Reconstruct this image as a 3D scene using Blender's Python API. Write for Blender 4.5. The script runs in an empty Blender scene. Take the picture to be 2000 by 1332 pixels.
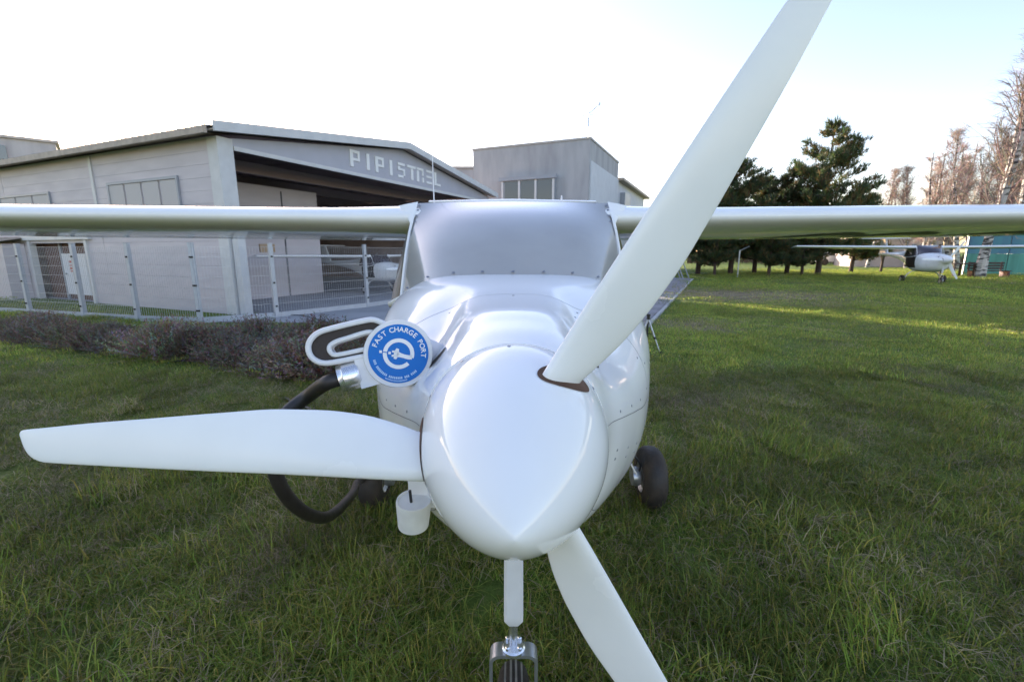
import bpy, math, random
import numpy as np
from mathutils import Vector, Matrix, Euler
R = math.radians
rng = random.Random(7)
sc = bpy.context.scene
COL = sc.collection

# ------------------------------------------------------------------ camera
CAM_H = 1.42
TILT = 11.2
cam_d = bpy.data.cameras.new('camera'); cam = bpy.data.objects.new('camera', cam_d); COL.objects.link(cam)
cam.location = (0, 0, CAM_H); cam.rotation_euler = (R(90 - TILT), 0, 0)
cam_d.lens = 16; cam_d.sensor_width = 36; cam_d.clip_start = 0.02; cam_d.clip_end = 2000
cam_d.dof.use_dof = True; cam_d.dof.focus_distance = 1.0; cam_d.dof.aperture_fstop = 9
sc.camera = cam
# ------------------------------------------------------------------ sky and sun
SUN_EL, SUN_AZ = 11.8, -33.4          # azimuth from +Y towards +X
w = bpy.data.worlds.new('World'); sc.world = w; w.use_nodes = True
nt = w.node_tree; bg = nt.nodes['Background']
sky = nt.nodes.new('ShaderNodeTexSky'); sky.sky_type = 'NISHITA'; sky.sun_disc = False
sky.sun_elevation = R(SUN_EL); sky.sun_rotation = R(SUN_AZ)
sky.air_density = 1.0; sky.dust_density = 0.8; sky.ozone_density = 1.0; sky.altitude = 100
wb = nt.nodes.new('ShaderNodeMix'); wb.data_type = 'RGBA'; wb.blend_type = 'MULTIPLY'; wb.inputs[0].default_value = 1.0
wb.inputs[7].default_value = (1.10, 0.96, 1.02, 1)      # camera white balance, even over the whole sky
nt.links.new(sky.outputs[0], wb.inputs[6]); nt.links.new(wb.outputs[2], bg.inputs[0]); bg.inputs[1].default_value = 0.15
sd = bpy.data.lights.new('sun', 'SUN'); sun = bpy.data.objects.new('sun', sd); COL.objects.link(sun)
sd.energy = 5.0; sd.angle = R(0.5); sd.color = (1.0, 0.86, 0.66)
tosun = Vector((math.sin(R(SUN_AZ)) * math.cos(R(SUN_EL)), math.cos(R(SUN_AZ)) * math.cos(R(SUN_EL)), math.sin(R(SUN_EL))))
sun.rotation_euler = tosun.to_track_quat('Z', 'Y').to_euler()
# ------------------------------------------------------------------ exposure
vs = sc.view_settings; vs.view_transform = 'Standard'; vs.look = 'None'; vs.gamma = 1; vs.use_curve_mapping = False
vs.exposure = 1.66
sc.render.engine = 'CYCLES'; sc.cycles.use_denoising = True
sc.cycles.max_bounces = 5; sc.cycles.diffuse_bounces = 3; sc.cycles.glossy_bounces = 3; sc.cycles.transmission_bounces = 3; sc.cycles.adaptive_threshold = 0.02

# ================================================================== materials
def new_mat(name):
    m = bpy.data.materials.new(name); m.use_nodes = True
    return m, m.node_tree, m.node_tree.nodes['Principled BSDF']

def mat(name, col, rough=0.5, metal=0.0, var=0.0, vscale=6.0, bump=0.0, bscale=40.0, coat=0.0, stretch=(1, 1, 1), spec=None, col2=None, detail=6.0):
    m, t, p = new_mat(name)
    p.inputs['Base Color'].default_value = (*col, 1); p.inputs['Roughness'].default_value = rough
    p.inputs['Metallic'].default_value = metal; p.inputs['Coat Weight'].default_value = coat
    p.inputs['Coat Roughness'].default_value = 0.06
    if spec is not None: p.inputs['Specular IOR Level'].default_value = spec
    if var or bump:
        tc = t.nodes.new('ShaderNodeTexCoord'); mp = t.nodes.new('ShaderNodeMapping'); mp.inputs['Scale'].default_value = stretch
        t.links.new(tc.outputs['Object'], mp.inputs[0])
    if var:
        n = t.nodes.new('ShaderNodeTexNoise'); n.inputs['Scale'].default_value = vscale; n.inputs['Detail'].default_value = detail
        t.links.new(mp.outputs[0], n.inputs['Vector'])
        mx = t.nodes.new('ShaderNodeMix'); mx.data_type = 'RGBA'
        c2 = col2 or tuple(c * (1 - var) for c in col)
        mx.inputs[6].default_value = (*col, 1); mx.inputs[7].default_value = (*c2, 1)
        rp = t.nodes.new('ShaderNodeMapRange'); rp.inputs[1].default_value = .38; rp.inputs[2].default_value = .66
        t.links.new(n.outputs[0], rp.inputs[0]); t.links.new(rp.outputs[0], mx.inputs[0]); t.links.new(mx.outputs[2], p.inputs['Base Color'])
        rr = t.nodes.new('ShaderNodeMapRange'); rr.inputs[3].default_value = rough * .8; rr.inputs[4].default_value = min(1, rough * 1.3)
        t.links.new(n.outputs[0], rr.inputs[0]); t.links.new(rr.outputs[0], p.inputs['Roughness'])
    if bump:
        b = t.nodes.new('ShaderNodeTexNoise'); b.inputs['Scale'].default_value = bscale; b.inputs['Detail'].default_value = 5
        t.links.new(mp.outputs[0], b.inputs['Vector'])
        bn = t.nodes.new('ShaderNodeBump'); bn.inputs['Strength'].default_value = bump; bn.inputs['Distance'].default_value = .01
        t.links.new(b.outputs[0], bn.inputs['Height']); t.links.new(bn.outputs[0], p.inputs['Normal'])
    return m

def leaf_mat(name, trans=.3, rough=.55):
    m, t, p = new_mat(name)
    a = t.nodes.new('ShaderNodeAttribute'); a.attribute_name = 'Col'
    oi = t.nodes.new('ShaderNodeObjectInfo')
    hv = t.nodes.new('ShaderNodeHueSaturation')
    mr = t.nodes.new('ShaderNodeMapRange'); mr.inputs[3].default_value = .65; mr.inputs[4].default_value = 1.3
    t.links.new(oi.outputs['Random'], mr.inputs[0]); t.links.new(mr.outputs[0], hv.inputs['Value'])
    t.links.new(a.outputs['Color'], hv.inputs['Color'])
    p.inputs['Roughness'].default_value = rough; p.inputs['Specular IOR Level'].default_value = .3
    t.links.new(hv.outputs[0], p.inputs['Base Color'])
    tr = t.nodes.new('ShaderNodeBsdfTranslucent'); t.links.new(hv.outputs[0], tr.inputs[0])
    mx = t.nodes.new('ShaderNodeMixShader'); mx.inputs[0].default_value = trans
    out = t.nodes['Material Output']
    t.links.new(p.outputs[0], mx.inputs[1]); t.links.new(tr.outputs[0], mx.inputs[2]); t.links.new(mx.outputs[0], out.inputs[0])
    return m

M = {}
M['white'] = mat('white_gelcoat', (.91, .91, .91), .07, var=.045, vscale=2.2, col2=(.86, .855, .84))
M['blade'] = mat('white_blade_paint', (.90, .90, .90), .24, var=.04, vscale=5)
M['screw'] = mat('steel_screw', (.30, .31, .34), .4, .8)
M['seam'] = mat('dark_seam', (.12, .12, .13), .7)
M['slot'] = mat('slot_dark_brown', (.12, .06, .035), .75, var=.3, vscale=20)  # flat dark brown decals at the blade roots
M['shield'] = mat('grey_windshield', (.40, .40, .405), .09, var=.14, vscale=2.5, coat=1.0, stretch=(1, 1, 2))
M['shield_dark'] = mat('dark_windshield', (.045, .035, .045), .1, coat=1.0)
M['side_glass'] = mat('side_glass_brown_reflection', (.10, .075, .05), .08, coat=1.0)  # brown of the reflected hangar put into the glass colour
M['dark'] = mat('opening_shade', (.02, .014, .012), .8)  # near-black standing for shade inside the inlets and doorway
M['tyre'] = mat('tyre_rubber', (.020, .017, .016), .6, var=.4, vscale=14, bump=.3, bscale=60, col2=(.038, .028, .022))
M['rim'] = mat('wheel_alloy', (.55, .54, .53), .35, .7, var=.2, vscale=20)
M['chrome'] = mat('chrome', (.85, .85, .86), .2, .9, var=.06, vscale=30)
M['galv'] = mat('galvanised', (.50, .52, .55), .38, .85, var=.15, vscale=40, bump=.05)
M['plastic'] = mat('white_plastic', (.74, .74, .75), .42, var=.05, vscale=20)
M['grip'] = mat('dark_grip', (.03, .02, .016), .6, bump=.2, bscale=200)
M['blue'] = mat('blue_sticker', (.0, .15, .52), .4, spec=.25)
M['print'] = mat('white_print', (.80, .80, .80), .45)
M['pale_blue'] = mat('pale_blue_print', (.42, .60, .82), .45)
M['rubber'] = mat('cable_rubber', (.028, .023, .022), .45, var=.25, vscale=30)
M['pot'] = mat('milky_plastic', (.70, .70, .68), .5, var=.1, vscale=25)
M['reg'] = mat('registration_dark', (.02, .025, .025), .4)
M['panel'] = mat('wall_panel', (.55, .505, .53), .5, var=.08, vscale=1.2, stretch=(1, 1, 5))
M['fascia'] = mat('fascia_panel', (.42, .42, .48), .38, var=.06, vscale=2)
M['trim'] = mat('pale_trim', (.60, .60, .60), .45, var=.08, vscale=4)
M['roof'] = mat('roof_sheet', (.42, .39, .36), .5, var=.2, vscale=3)
M['roof_warm'] = mat('roof_edge_warm', (.46, .38, .31), .6, var=.2, vscale=6)
M['inner'] = mat('hangar_lining', (.38, .29, .27), .8, var=.3, vscale=1.5)
M['beam'] = mat('steel_beam', (.24, .18, .165), .7)
M['wframe'] = mat('window_frame', (.30, .32, .36), .4)
M['pane'] = mat('window_pane', (.05, .06, .07), .05, coat=1.0)
M['blind'] = mat('window_blind', (.50, .47, .46), .6)
M['orangepane'] = mat('amber_pane', (.42, .30, .20), .4)
M['brown_door'] = mat('brown_boards', (.12, .055, .04), .6, var=.3, vscale=5, stretch=(1, 1, 6))
M['door'] = mat('white_door', (.66, .67, .70), .4, var=.05)
M['red'] = mat('red_print', (.50, .12, .10), .5)
M['concrete'] = mat('concrete_wall', (.42, .42, .43), .85, var=.22, vscale=1.1, bump=.12, bscale=30, stretch=(1.6, 1.6, .4), col2=(.33, .33, .345))
M['plaster'] = mat('white_plaster', (.62, .64, .68), .8, var=.06, vscale=2)
M['pink'] = mat('pale_pink_render', (.62, .52, .50), .85, var=.12, vscale=1.5)
M['apron'] = mat('apron_concrete', (.36, .36, .37), .85, var=.22, vscale=.8, bump=.15, bscale=60)
M['slab'] = mat('path_slab', (.30, .28, .285), .9, var=.25, vscale=1.2, bump=.2, bscale=50)
M['kerb'] = mat('kerb_stone', (.48, .47, .46), .85, var=.15, vscale=4)
M['post'] = mat('fence_post', (.46, .48, .52), .4, .2, var=.08, vscale=10)
M['wire'] = mat('fence_wire', (.52, .53, .56), .4, .4)
M['black'] = mat('black_plastic', (.018, .018, .02), .45)
M['bark'] = mat('pine_bark', (.10, .065, .05), .9, var=.5, vscale=4, bump=.6, bscale=12, stretch=(3, 3, .6))
M['greybark'] = mat('twig_bark', (.30, .22, .19), .85, var=.3, vscale=3)
M['teal'] = mat('teal_sheet', (.05, .22, .27), .5, var=.3, vscale=.7, stretch=(4, 1, .5), col2=(.05, .16, .25))
M['greensheet'] = mat('green_sheet', (.07, .30, .24), .5, var=.25, vscale=.9, stretch=(4, 1, .5))
M['wood'] = mat('dark_wood', (.06, .035, .03), .7, var=.3, vscale=6)
M['maroon'] = mat('maroon_paint', (.10, .02, .025), .5)
M['carpaint'] = mat('car_white', (.75, .75, .75), .2, coat=1)
M['needle'] = leaf_mat('pine_needles', .3)
M['grass'] = leaf_mat('grass_blades', .45, .5)
M['twig'] = leaf_mat('bare_twigs', .0, .8)
M['lav'] = leaf_mat('lavender_twigs', .1, .8)

# birch bark with dark bands
m, t, p = new_mat('birch_bark'); M['birch'] = m
tc = t.nodes.new('ShaderNodeTexCoord'); mp = t.nodes.new('ShaderNodeMapping'); mp.inputs['Scale'].default_value = (1.5, 1.5, 5)
n = t.nodes.new('ShaderNodeTexNoise'); n.inputs['Scale'].default_value = 1.6; n.inputs['Detail'].default_value = 6
cr = t.nodes.new('ShaderNodeValToRGB'); cr.color_ramp.elements[0].position = .42; cr.color_ramp.elements[0].color = (.05, .045, .045, 1)
cr.color_ramp.elements[1].position = .52; cr.color_ramp.elements[1].color = (.52, .48, .46, 1)
t.links.new(tc.outputs['Object'], mp.inputs[0]); t.links.new(mp.outputs[0], n.inputs['Vector']); t.links.new(n.outputs[0], cr.inputs[0]); t.links.new(cr.outputs[0], p.inputs['Base Color'])
p.inputs['Roughness'].default_value = .8

# ground: mottled turf with dry patches
m, t, p = new_mat('turf_ground'); M['ground'] = m
geo = t.nodes.new('ShaderNodeNewGeometry')
def noise(scale, detail=6):
    n = t.nodes.new('ShaderNodeTexNoise'); n.inputs['Scale'].default_value = scale; n.inputs['Detail'].default_value = detail
    t.links.new(geo.outputs['Position'], n.inputs['Vector']); return n
def ramp(src, stops):
    c = t.nodes.new('ShaderNodeValToRGB'); e = c.color_ramp.elements
    e[0].position, e[0].color = stops[0][0], (*stops[0][1], 1); e[1].position, e[1].color = stops[-1][0], (*stops[-1][1], 1)
    for s in stops[1:-1]: k = e.new(s[0]); k.color = (*s[1], 1)
    t.links.new(src, c.inputs[0]); return c
def mixc(a, b, f):
    x = t.nodes.new('ShaderNodeMix'); x.data_type = 'RGBA'
    t.links.new(a, x.inputs[6]); t.links.new(b, x.inputs[7]); t.links.new(f, x.inputs[0]); return x.outputs[2]
c1 = ramp(noise(1.3).outputs[0], [(.3, (.09, .13, .028)), (.5, (.13, .19, .04)), (.72, (.20, .20, .07))])
c2 = ramp(noise(22).outputs[0], [(.3, (.065, .095, .024)), (.55, (.12, .175, .04)), (.75, (.22, .20, .09))])
col = mixc(c1.outputs[0], c2.outputs[0], ramp(noise(7).outputs[0], [(.35, (.25,)*3), (.65, (.75,)*3)]).outputs[0])
dry = ramp(noise(3.5).outputs[0], [(.35, (.17, .14, .08)), (.65, (.30, .25, .16))])
def patch(cx, cy, rx, ry, ang):
    s = t.nodes.new('ShaderNodeVectorMath'); s.operation = 'SUBTRACT'; s.inputs[1].default_value = (cx, cy, 0); t.links.new(geo.outputs['Position'], s.inputs[0])
    mp = t.nodes.new('ShaderNodeMapping'); mp.vector_type = 'TEXTURE'; mp.inputs['Rotation'].default_value = (0, 0, R(ang)); mp.inputs['Scale'].default_value = (rx, ry, 1)
    t.links.new(s.outputs[0], mp.inputs[0])
    l = t.nodes.new('ShaderNodeVectorMath'); l.operation = 'LENGTH'; t.links.new(mp.outputs[0], l.inputs[0])
    a = t.nodes.new('ShaderNodeMath'); a.operation = 'MULTIPLY_ADD'; a.inputs[1].default_value = 1.2; t.links.new(noise(1.8).outputs[0], a.inputs[0]); t.links.new(l.outputs['Value'], a.inputs[2])
    r = t.nodes.new('ShaderNodeMapRange'); r.inputs[1].default_value = 1.75; r.inputs[2].default_value = 1.1; t.links.new(a.outputs[0], r.inputs[0]); return r.outputs[0]
PATCHES = [(7.6, 15.0, 3.6, 2.8, 0), (3.6, 8.7, .8, .9, 20), (1.8, 4.0, .8, .6, 0), (-1.2, 2.0, .35, .3, 10), (-2.6, 3.4, .7, .3, 0)]
for P in PATCHES: col = mixc(col, dry.outputs[0], patch(*P))
t.links.new(col, p.inputs['Base Color']); p.inputs['Roughness'].default_value = .95; p.inputs['Specular IOR Level'].default_value = .1
bn = t.nodes.new('ShaderNodeBump'); bn.inputs['Strength'].default_value = .8; bn.inputs['Distance'].default_value = .03
t.links.new(noise(30).outputs[0], bn.inputs['Height']); t.links.new(bn.outputs[0], p.inputs['Normal'])

# ================================================================== mesh helpers
class MB:
    def __init__(s): s.v = []; s.f = []; s.c = []; s.mi = []; s.m = 0
    def add(s, vs, fs, col=None):
        o = len(s.v); s.v.extend([tuple(x) for x in vs]); s.f.extend([tuple(i + o for i in f) for f in fs]); s.mi.extend([s.m] * len(fs))
        if col is not None: s.c.extend([col] * len(vs))
    def box(s, c, d, mtx=None):
        x, y, z = d[0] / 2, d[1] / 2, d[2] / 2
        vs = [Vector((a * x, b * y, e * z)) for a in (-1, 1) for b in (-1, 1) for e in (-1, 1)]
        if mtx is not None: vs = [mtx @ q for q in vs]
        vs = [q + Vector(c) for q in vs]
        s.add(vs, [(0, 1, 3, 2), (4, 6, 7, 5), (0, 4, 5, 1), (2, 3, 7, 6), (0, 2, 6, 4), (1, 5, 7, 3)])
    def hexa(s, p):   # 8 points: bottom ring 0-3, top ring 4-7
        s.add(p, [(3, 2, 1, 0), (4, 5, 6, 7), (0, 1, 5, 4), (1, 2, 6, 5), (2, 3, 7, 6), (3, 0, 4, 7)])
    def loft(s, rings, cap0=True, cap1=True, closed=True):
        n = len(rings[0]); vs = [q for r in rings for q in r]; fs = []
        for i in range(len(rings) - 1):
            for j in range(n if closed else n - 1):
                k = (j + 1) % n; fs.append((i * n + j, i * n + k, (i + 1) * n + k, (i + 1) * n + j))
        if cap0: fs.append(tuple(range(n - 1, -1, -1)))
        if cap1: fs.append(tuple(range((len(rings) - 1) * n, len(rings) * n)))
        s.add(vs, fs)
    def tube(s, path, rad, seg=8, cap=True, col=None):
        P = [Vector(q) for q in path]
        if not hasattr(rad, '__len__'): rad = [rad] * len(P)
        up = None; rings = []
        for i, q in enumerate(P):
            d = (P[min(i + 1, len(P) - 1)] - P[max(i - 1, 0)])
            if d.length < 1e-9: d = Vector((0, 0, 1))
            d.normalize()
            if up is None: up = d.orthogonal().normalized()
            else:
                up = up - d * up.dot(d)
                up = up.normalized() if up.length > 1e-6 else d.orthogonal().normalized()
            b = d.cross(up)
            rings.append([q + (up * math.cos(2 * math.pi * k / seg) + b * math.sin(2 * math.pi * k / seg)) * rad[i] for k in range(seg)])
        n0 = len(s.v); s.loft(rings, cap, cap)
        if col is not None: s.c.extend([col] * (len(s.v) - n0))
    def lathe(s, prof, axis_o, axis_d, seg=48, cap0=False, cap1=False):
        d = Vector(axis_d).normalized(); u = d.orthogonal().normalized(); b = d.cross(u); o = Vector(axis_o)
        s.loft([[o + d * h + (u * math.cos(2 * math.pi * k / seg) + b * math.sin(2 * math.pi * k / seg)) * r for k in range(seg)] for h, r in prof], cap0, cap1)
    def mesh(s, name, mats, smooth=True, angle=35):
        me = bpy.data.meshes.new(name); me.from_pydata(s.v, [], s.f)
        for q in (mats if isinstance(mats, (list, tuple)) else [mats]): me.materials.append(M[q])
        if any(s.mi): me.polygons.foreach_set('material_index', s.mi)
        if s.c:
            a = me.color_attributes.new('Col', 'FLOAT_COLOR', 'POINT')
            a.data.foreach_set('color', np.array([(*q, 1) for q in s.c], dtype=np.float32).ravel())
        me.update()
        if smooth:
            me.polygons.foreach_set('use_smooth', [True] * len(me.polygons))
            if angle: me.set_sharp_from_angle(angle=R(angle))
        return me
    def build(s, name, mats, parent=None, smooth=True, angle=35, loc=None):
        return link(name, s.mesh(name, mats, smooth, angle), parent, loc)

def link(name, data, parent=None, loc=None):
    o = bpy.data.objects.new(name, data); COL.objects.link(o)
    if parent is not None: o.parent = parent
    if loc is not None: o.location = loc
    return o
def empty(name, loc=(0, 0, 0), rz=0.0):
    o = link(name, None, None, loc); o.rotation_euler = (0, 0, rz); o.empty_display_size = .2; return o
def tag(o, label, cat, group=None, kind=None):
    if label: o['label'] = label
    if cat: o['category'] = cat
    if group: o['group'] = group
    if kind: o['kind'] = kind
    return o
def copy_tree(o, parent=None):
    c = o.copy(); COL.objects.link(c); c.parent = parent
    for ch in list(o.children): copy_tree(ch, c)
    return c
def pchip(xs, ys):
    xs = np.array(xs, float); ys = np.array(ys, float); h = np.diff(xs); d = np.diff(ys) / h
    g = np.zeros(len(xs)); g[0], g[-1] = d[0], d[-1]
    for i in range(1, len(xs) - 1):
        if d[i - 1] * d[i] > 0:
            w1, w2 = 2 * h[i] + h[i - 1], h[i] + 2 * h[i - 1]; g[i] = (w1 + w2) / (w1 / d[i - 1] + w2 / d[i])
    def f(x):
        i = int(np.clip(np.searchsorted(xs, x) - 1, 0, len(h) - 1)); tt = (x - xs[i]) / h[i]
        return float((1 + 2 * tt) * (1 - tt) ** 2 * ys[i] + tt * (1 - tt) ** 2 * h[i] * g[i] + tt * tt * (3 - 2 * tt) * ys[i + 1] + tt * tt * (tt - 1) * h[i] * g[i + 1])
    return f
def smooth_path(pts, n=8):
    P = [Vector(q) for q in pts]; P = [P[0] * 2 - P[1]] + P + [P[-1] * 2 - P[-2]]; out = []
    for i in range(1, len(P) - 2):
        for k in range(n):
            u = k / n; a, b, c, d = P[i - 1:i + 3]
            out.append(.5 * ((2 * b) + (c - a) * u + (2 * a - 5 * b + 4 * c - d) * u * u + (3 * b - a - 3 * c + d) * u ** 3))
    out.append(P[-2]); return out

# ================================================================== setting: ground, apron, path
g = MB(); g.add([(-400, -300, 0), (400, -300, 0), (400, 600, 0), (-400, 600, 0)], [(0, 1, 2, 3)])
tag(g.build('ground', 'ground'), None, None, kind='structure')
FD = Vector((.409, .913, 0)).normalized()          # along the hangar front, away from the camera
SD = Vector((-.913, .409, 0)).normalized()         # along the hangar side wall, away to the left
HC = Vector((-6.2, 10.2, 0))                       # near corner of the hangar
UP = Vector((0, 0, 1))
def HP(a, b, z): return HC + FD * a + SD * b + UP * z      # a along front, b into depth
ap = MB(); P0 = Vector((1.45, 8.6, .008))
ap.add([(-6.15, 9.15, .008), P0, P0 + FD * 16.8, P0 + FD * 16.8 + SD * 30, HC + SD * 18 + FD * .2 + UP * .008, HC + FD * .0 + UP * .008], [(0, 1, 2, 3, 4, 5)])
tag(ap.build('concrete_apron', 'apron'), None, None, kind='structure')
path = empty('path', (0, 0, 0)); tag(path, None, None, kind='structure')
pm = MB(); pm.box((0, 0, 0), (.86, .985, .05)); slab_me = pm.mesh('slab', 'slab', False)
rot_fd = math.atan2(FD.y, FD.x) - math.pi / 2
for i in range(17):
    q = Vector((1.93, 8.3, 0)) + FD * (i + .5)
    o = link('slab', slab_me, path, (q.x, q.y, .012 + rng.uniform(-.004, .004))); o.rotation_euler = (rng.uniform(-.004, .004), rng.uniform(-.006, .006), rot_fd + rng.uniform(-.004, .004))
km = MB(); km.box((0, 0, 0), (.07, .985, .12)); kerb_me = km.mesh('kerb', 'kerb', False)
for i in range(17):
    q = Vector((1.93, 8.3, 0)) + FD * (i + .5) - SD * .49
    o = link('kerb', kerb_me, path, (q.x, q.y, -.01)); o.rotation_euler = (0, 0, rot_fd)

# ================================================================== hangar
HW, HD, HE, HA, HB = 12.6, 17.0, 3.80, 4.68, 3.58   # front width, depth, eave, apex, header underside
hangar = tag(empty('hangar', HC), 'grey metal hangar with gabled front and large white lettering over its open door', 'hangar')
def hp(a, b, z): return FD * a + SD * b + UP * z        # local to the hangar empty
def slabbox(mb, a0, a1, b0, b1, z0, z1):
    mb.hexa([hp(a0, b0, z0), hp(a1, b0, z0), hp(a1, b1, z0), hp(a0, b1, z0), hp(a0, b0, z1), hp(a1, b0, z1), hp(a1, b1, z1), hp(a0, b1, z1)])
def hbox(name, mt, a0, a1, b0, b1, z0, z1, parent=hangar):
    mb = MB(); slabbox(mb, a0, a1, b0, b1, z0, z1); return mb.build(name, mt, parent, False)
# left side wall: one backing and rows of cladding panels (porch opening at b 5.8..8.9 below 1.75)
hbox('wall_core', 'inner', .06, .14, .3, 5.74, 0, HE); hbox('wall_core', 'inner', .06, .14, 5.745, 8.955, 1.76, HE); hbox('wall_core', 'inner', .06, .14, 8.96, HD, 0, HE)
rows = np.linspace(0, HE, 15)
for r_ in range(14):
    segs = [(.32, 4.95), (4.97, 9.9), (9.92, 13.4), (13.42, HD)]
    if rows[r_] < 1.6: segs = [(.32, 4.95), (4.97, 5.75), (8.95, 13.4), (13.42, HD)]
    for b0, b1 in segs: hbox('wall_panel', 'panel', .0, .058, b0, b1, rows[r_] + .002, rows[r_ + 1] - .002)
# corner columns and vertical joint trim
hbox('corner_column', 'trim', -.03, .32, -.03, .30, 0, HE - .02)
hbox('door_post', 'trim', .02, .2, -.26, -.08, 0, 1.72)
hbox('joint_cover', 'trim', -.03, -.002, 4.9, 5.02, 1.75, HE - .05)
# windows in the side wall
def side_window(b0, b1, z0, z1, n):
    f = MB()
    for (x0, x1, y0, y1) in [(b0, b1, z1 - .06, z1), (b0, b1, z0, z0 + .06), (b0, b0 + .06, z0 + .06, z1 - .06), (b1 - .06, b1, z0 + .06, z1 - .06)]:
        slabbox(f, -.05, -.003, x0, x1, y0, y1)
    fr = f.build('window', 'wframe', hangar, False)
    st = (b1 - b0) / n
    for i in range(n):
        p_ = MB(); slabbox(p_, -.03, -.004, b0 + st * i + .045, b0 + st * (i + 1) - .045, z0 + .07, z1 - .07); p_.build('pane', 'blind', fr, False)
side_window(1.45, 4.3, 2.2, 3.08, 4); side_window(7.2, 10.2, 2.2, 3.02, 3)
# porch with brown boards and a white door
hbox('porch_wall', 'brown_door', .30, .36, 5.75, 8.95, 0, 1.75)
hbox('porch_post', 'trim', -.05, .1, 5.72, 5.85, 0, 1.72); hbox('porch_post', 'trim', -.05, .1, 8.86, 8.98, 0, 1.72)
hbox('porch_lintel', 'trim', -.09, .12, 5.5, 9.2, 1.72, 1.86); hbox('porch_mullion', 'wframe', .24, .299, 7.86, 7.94, 0, 1.74)
dr = hbox('door', 'door', .22, .28, 6.5, 7.78, .16, 1.34)
for k, (zz, hh) in enumerate(((1.08, .06), (.98, .04), (.89, .06), (.82, .035))): hbox('sign_print', 'red', .211, .219, 7.18 - .05 * (k % 2), 7.42, zz, zz + hh, dr)
hbox('handle', 'galv', .18, .219, 7.64, 7.72, .74, .78, dr)
# annex left of the porch
hbox('annex_wall', 'panel', -.5, -.02, 9.25, 15, 0, 1.62)
cr_ = MB(); rr = [[], []]
for i in range(120):
    b = 9.1 + i * .05; dz = .03 if i % 2 else 0
    rr[0].append(hp(-.72, b, 1.66 + dz)); rr[1].append(hp(.0, b, 1.80 + dz))
cr_.loft(rr, False, False, False); cr_.build('annex_roof', 'roof_warm', hangar, False)
# gable front: fascia, letters, trims
f = MB()
pts = [(0.32, HB), (HW, HB), (HW, HE), (HW / 2, HA), (0.32, HE)]
f.add([hp(a, -.0, z) for a, z in pts] + [hp(a, .1, z) for a, z in pts], [(0, 1, 2, 3, 4), (9, 8, 7, 6, 5)] + [(i, i + 5, (i + 1) % 5 + 5, (i + 1) % 5) for i in range(5)])
f.build('fascia', 'fascia', hangar, False)
hbox('header_trim', 'trim', .33, HW, -.05, -.003, HB - .03, HB + .06)
for a0, z0, a1, z1 in ((-.25, HE, HW / 2, HA), (HW / 2, HA, HW + .25, HE)):
    gt = MB()
    for (d0, d1, b0, b1) in ((.00, .20, -.34, -.28),):
        gt.hexa([hp(a0, b0, z0 + d0), hp(a1, b0, z1 + d0), hp(a1, b1, z1 + d0), hp(a0, b1, z0 + d0), hp(a0, b0, z0 + d1), hp(a1, b0, z1 + d1), hp(a1, b1, z1 + d1), hp(a0, b1, z0 + d1)])
    gt.build('verge_trim', 'trim', hangar, False)
    sf = MB(); sf.hexa([hp(a0, -.28, z0 + .03), hp(a1, -.28, z1 + .03), hp(a1, .0, z1 + .03), hp(a0, .0, z0 + .03), hp(a0, -.28, z0 + .06), hp(a1, -.28, z1 + .06), hp(a1, .0, z1 + .06), hp(a0, .0, z0 + .06)])
    sf.build('soffit', 'roof_warm', hangar, False)
    # corrugated roof sheet
    rs = MB(); r0, r1 = [], []
    nb = int((HD + .4) / .07)
    for i in range(nb):
        b = -.27 + i * .07; dz = .035 if (i // 2) % 2 else 0.0
        sgn = -.06 if a0 < 0 else 0; ext = .06 if a0 > 0 else 0
        sl = (z1 - z0) / (a1 - a0)
        r0.append(hp(a0 + sgn, b, z0 + sl * sgn + .10 + dz)); r1.append(hp(a1 + ext, b, z1 + sl * ext + .10 + dz))
    rs.loft([r0, r1], False, False, False); rs.build('roof_sheet', 'roof', hangar, False)
    uc = MB(); uc.add([hp(a0, 0.02, z0 + .0), hp(a1, .02, z1 + .0), hp(a1, HD, z1), hp(a0, HD, z0)], [(0, 1, 2, 3)]); uc.build('roof_lining', 'inner', hangar, False)
hbox('gutter', 'roof_warm', -.40, -.325, -.2, HD, HE - .05, HE + .085)
# stylised letters
def strokes(ch):
    T = .25
    return {'P': [(0, 0, T, 1), (T, .83, .8, 1), (.63, .38, .8, .83), (T, .38, .63, .53)], 'I': [(.3, 0, .3 + T, 1)],
            'S': [(.05, .83, .8, 1), (.05, .48, .05 + T, .76), (.3, .48, .8, .62), (.63, .16, .8, .48), (.05, 0, .62, .16)],
            'T': [(0, .83, .95, 1), (.40, 0, .40 + T, .80)], 'R': [(0, 0, T, .80), (0, .84, .8, 1), (.64, .50, .8, .82), (.66, 0, .83, .36)],
            'E': [(.08, .84, .8, 1), (.08, .44, .75, .58), (.08, 0, .8, .16)], 'L': [(.05, 0, .05 + T, 1), (.05 + T, 0, .85, .16)]}[ch]
for i, ch in enumerate('PIPISTREL'):
    mb = MB(); a = 3.85 + i * .532; H_, W_ = .46, .49
    for x0, y0, x1, y1 in strokes(ch): slabbox(mb, a + x0 * W_, a + x1 * W_, -.03, -.002, 3.79 + y0 * H_, 3.79 + y1 * H_)
    mb.build('letter', 'print', hangar, False)
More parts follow.
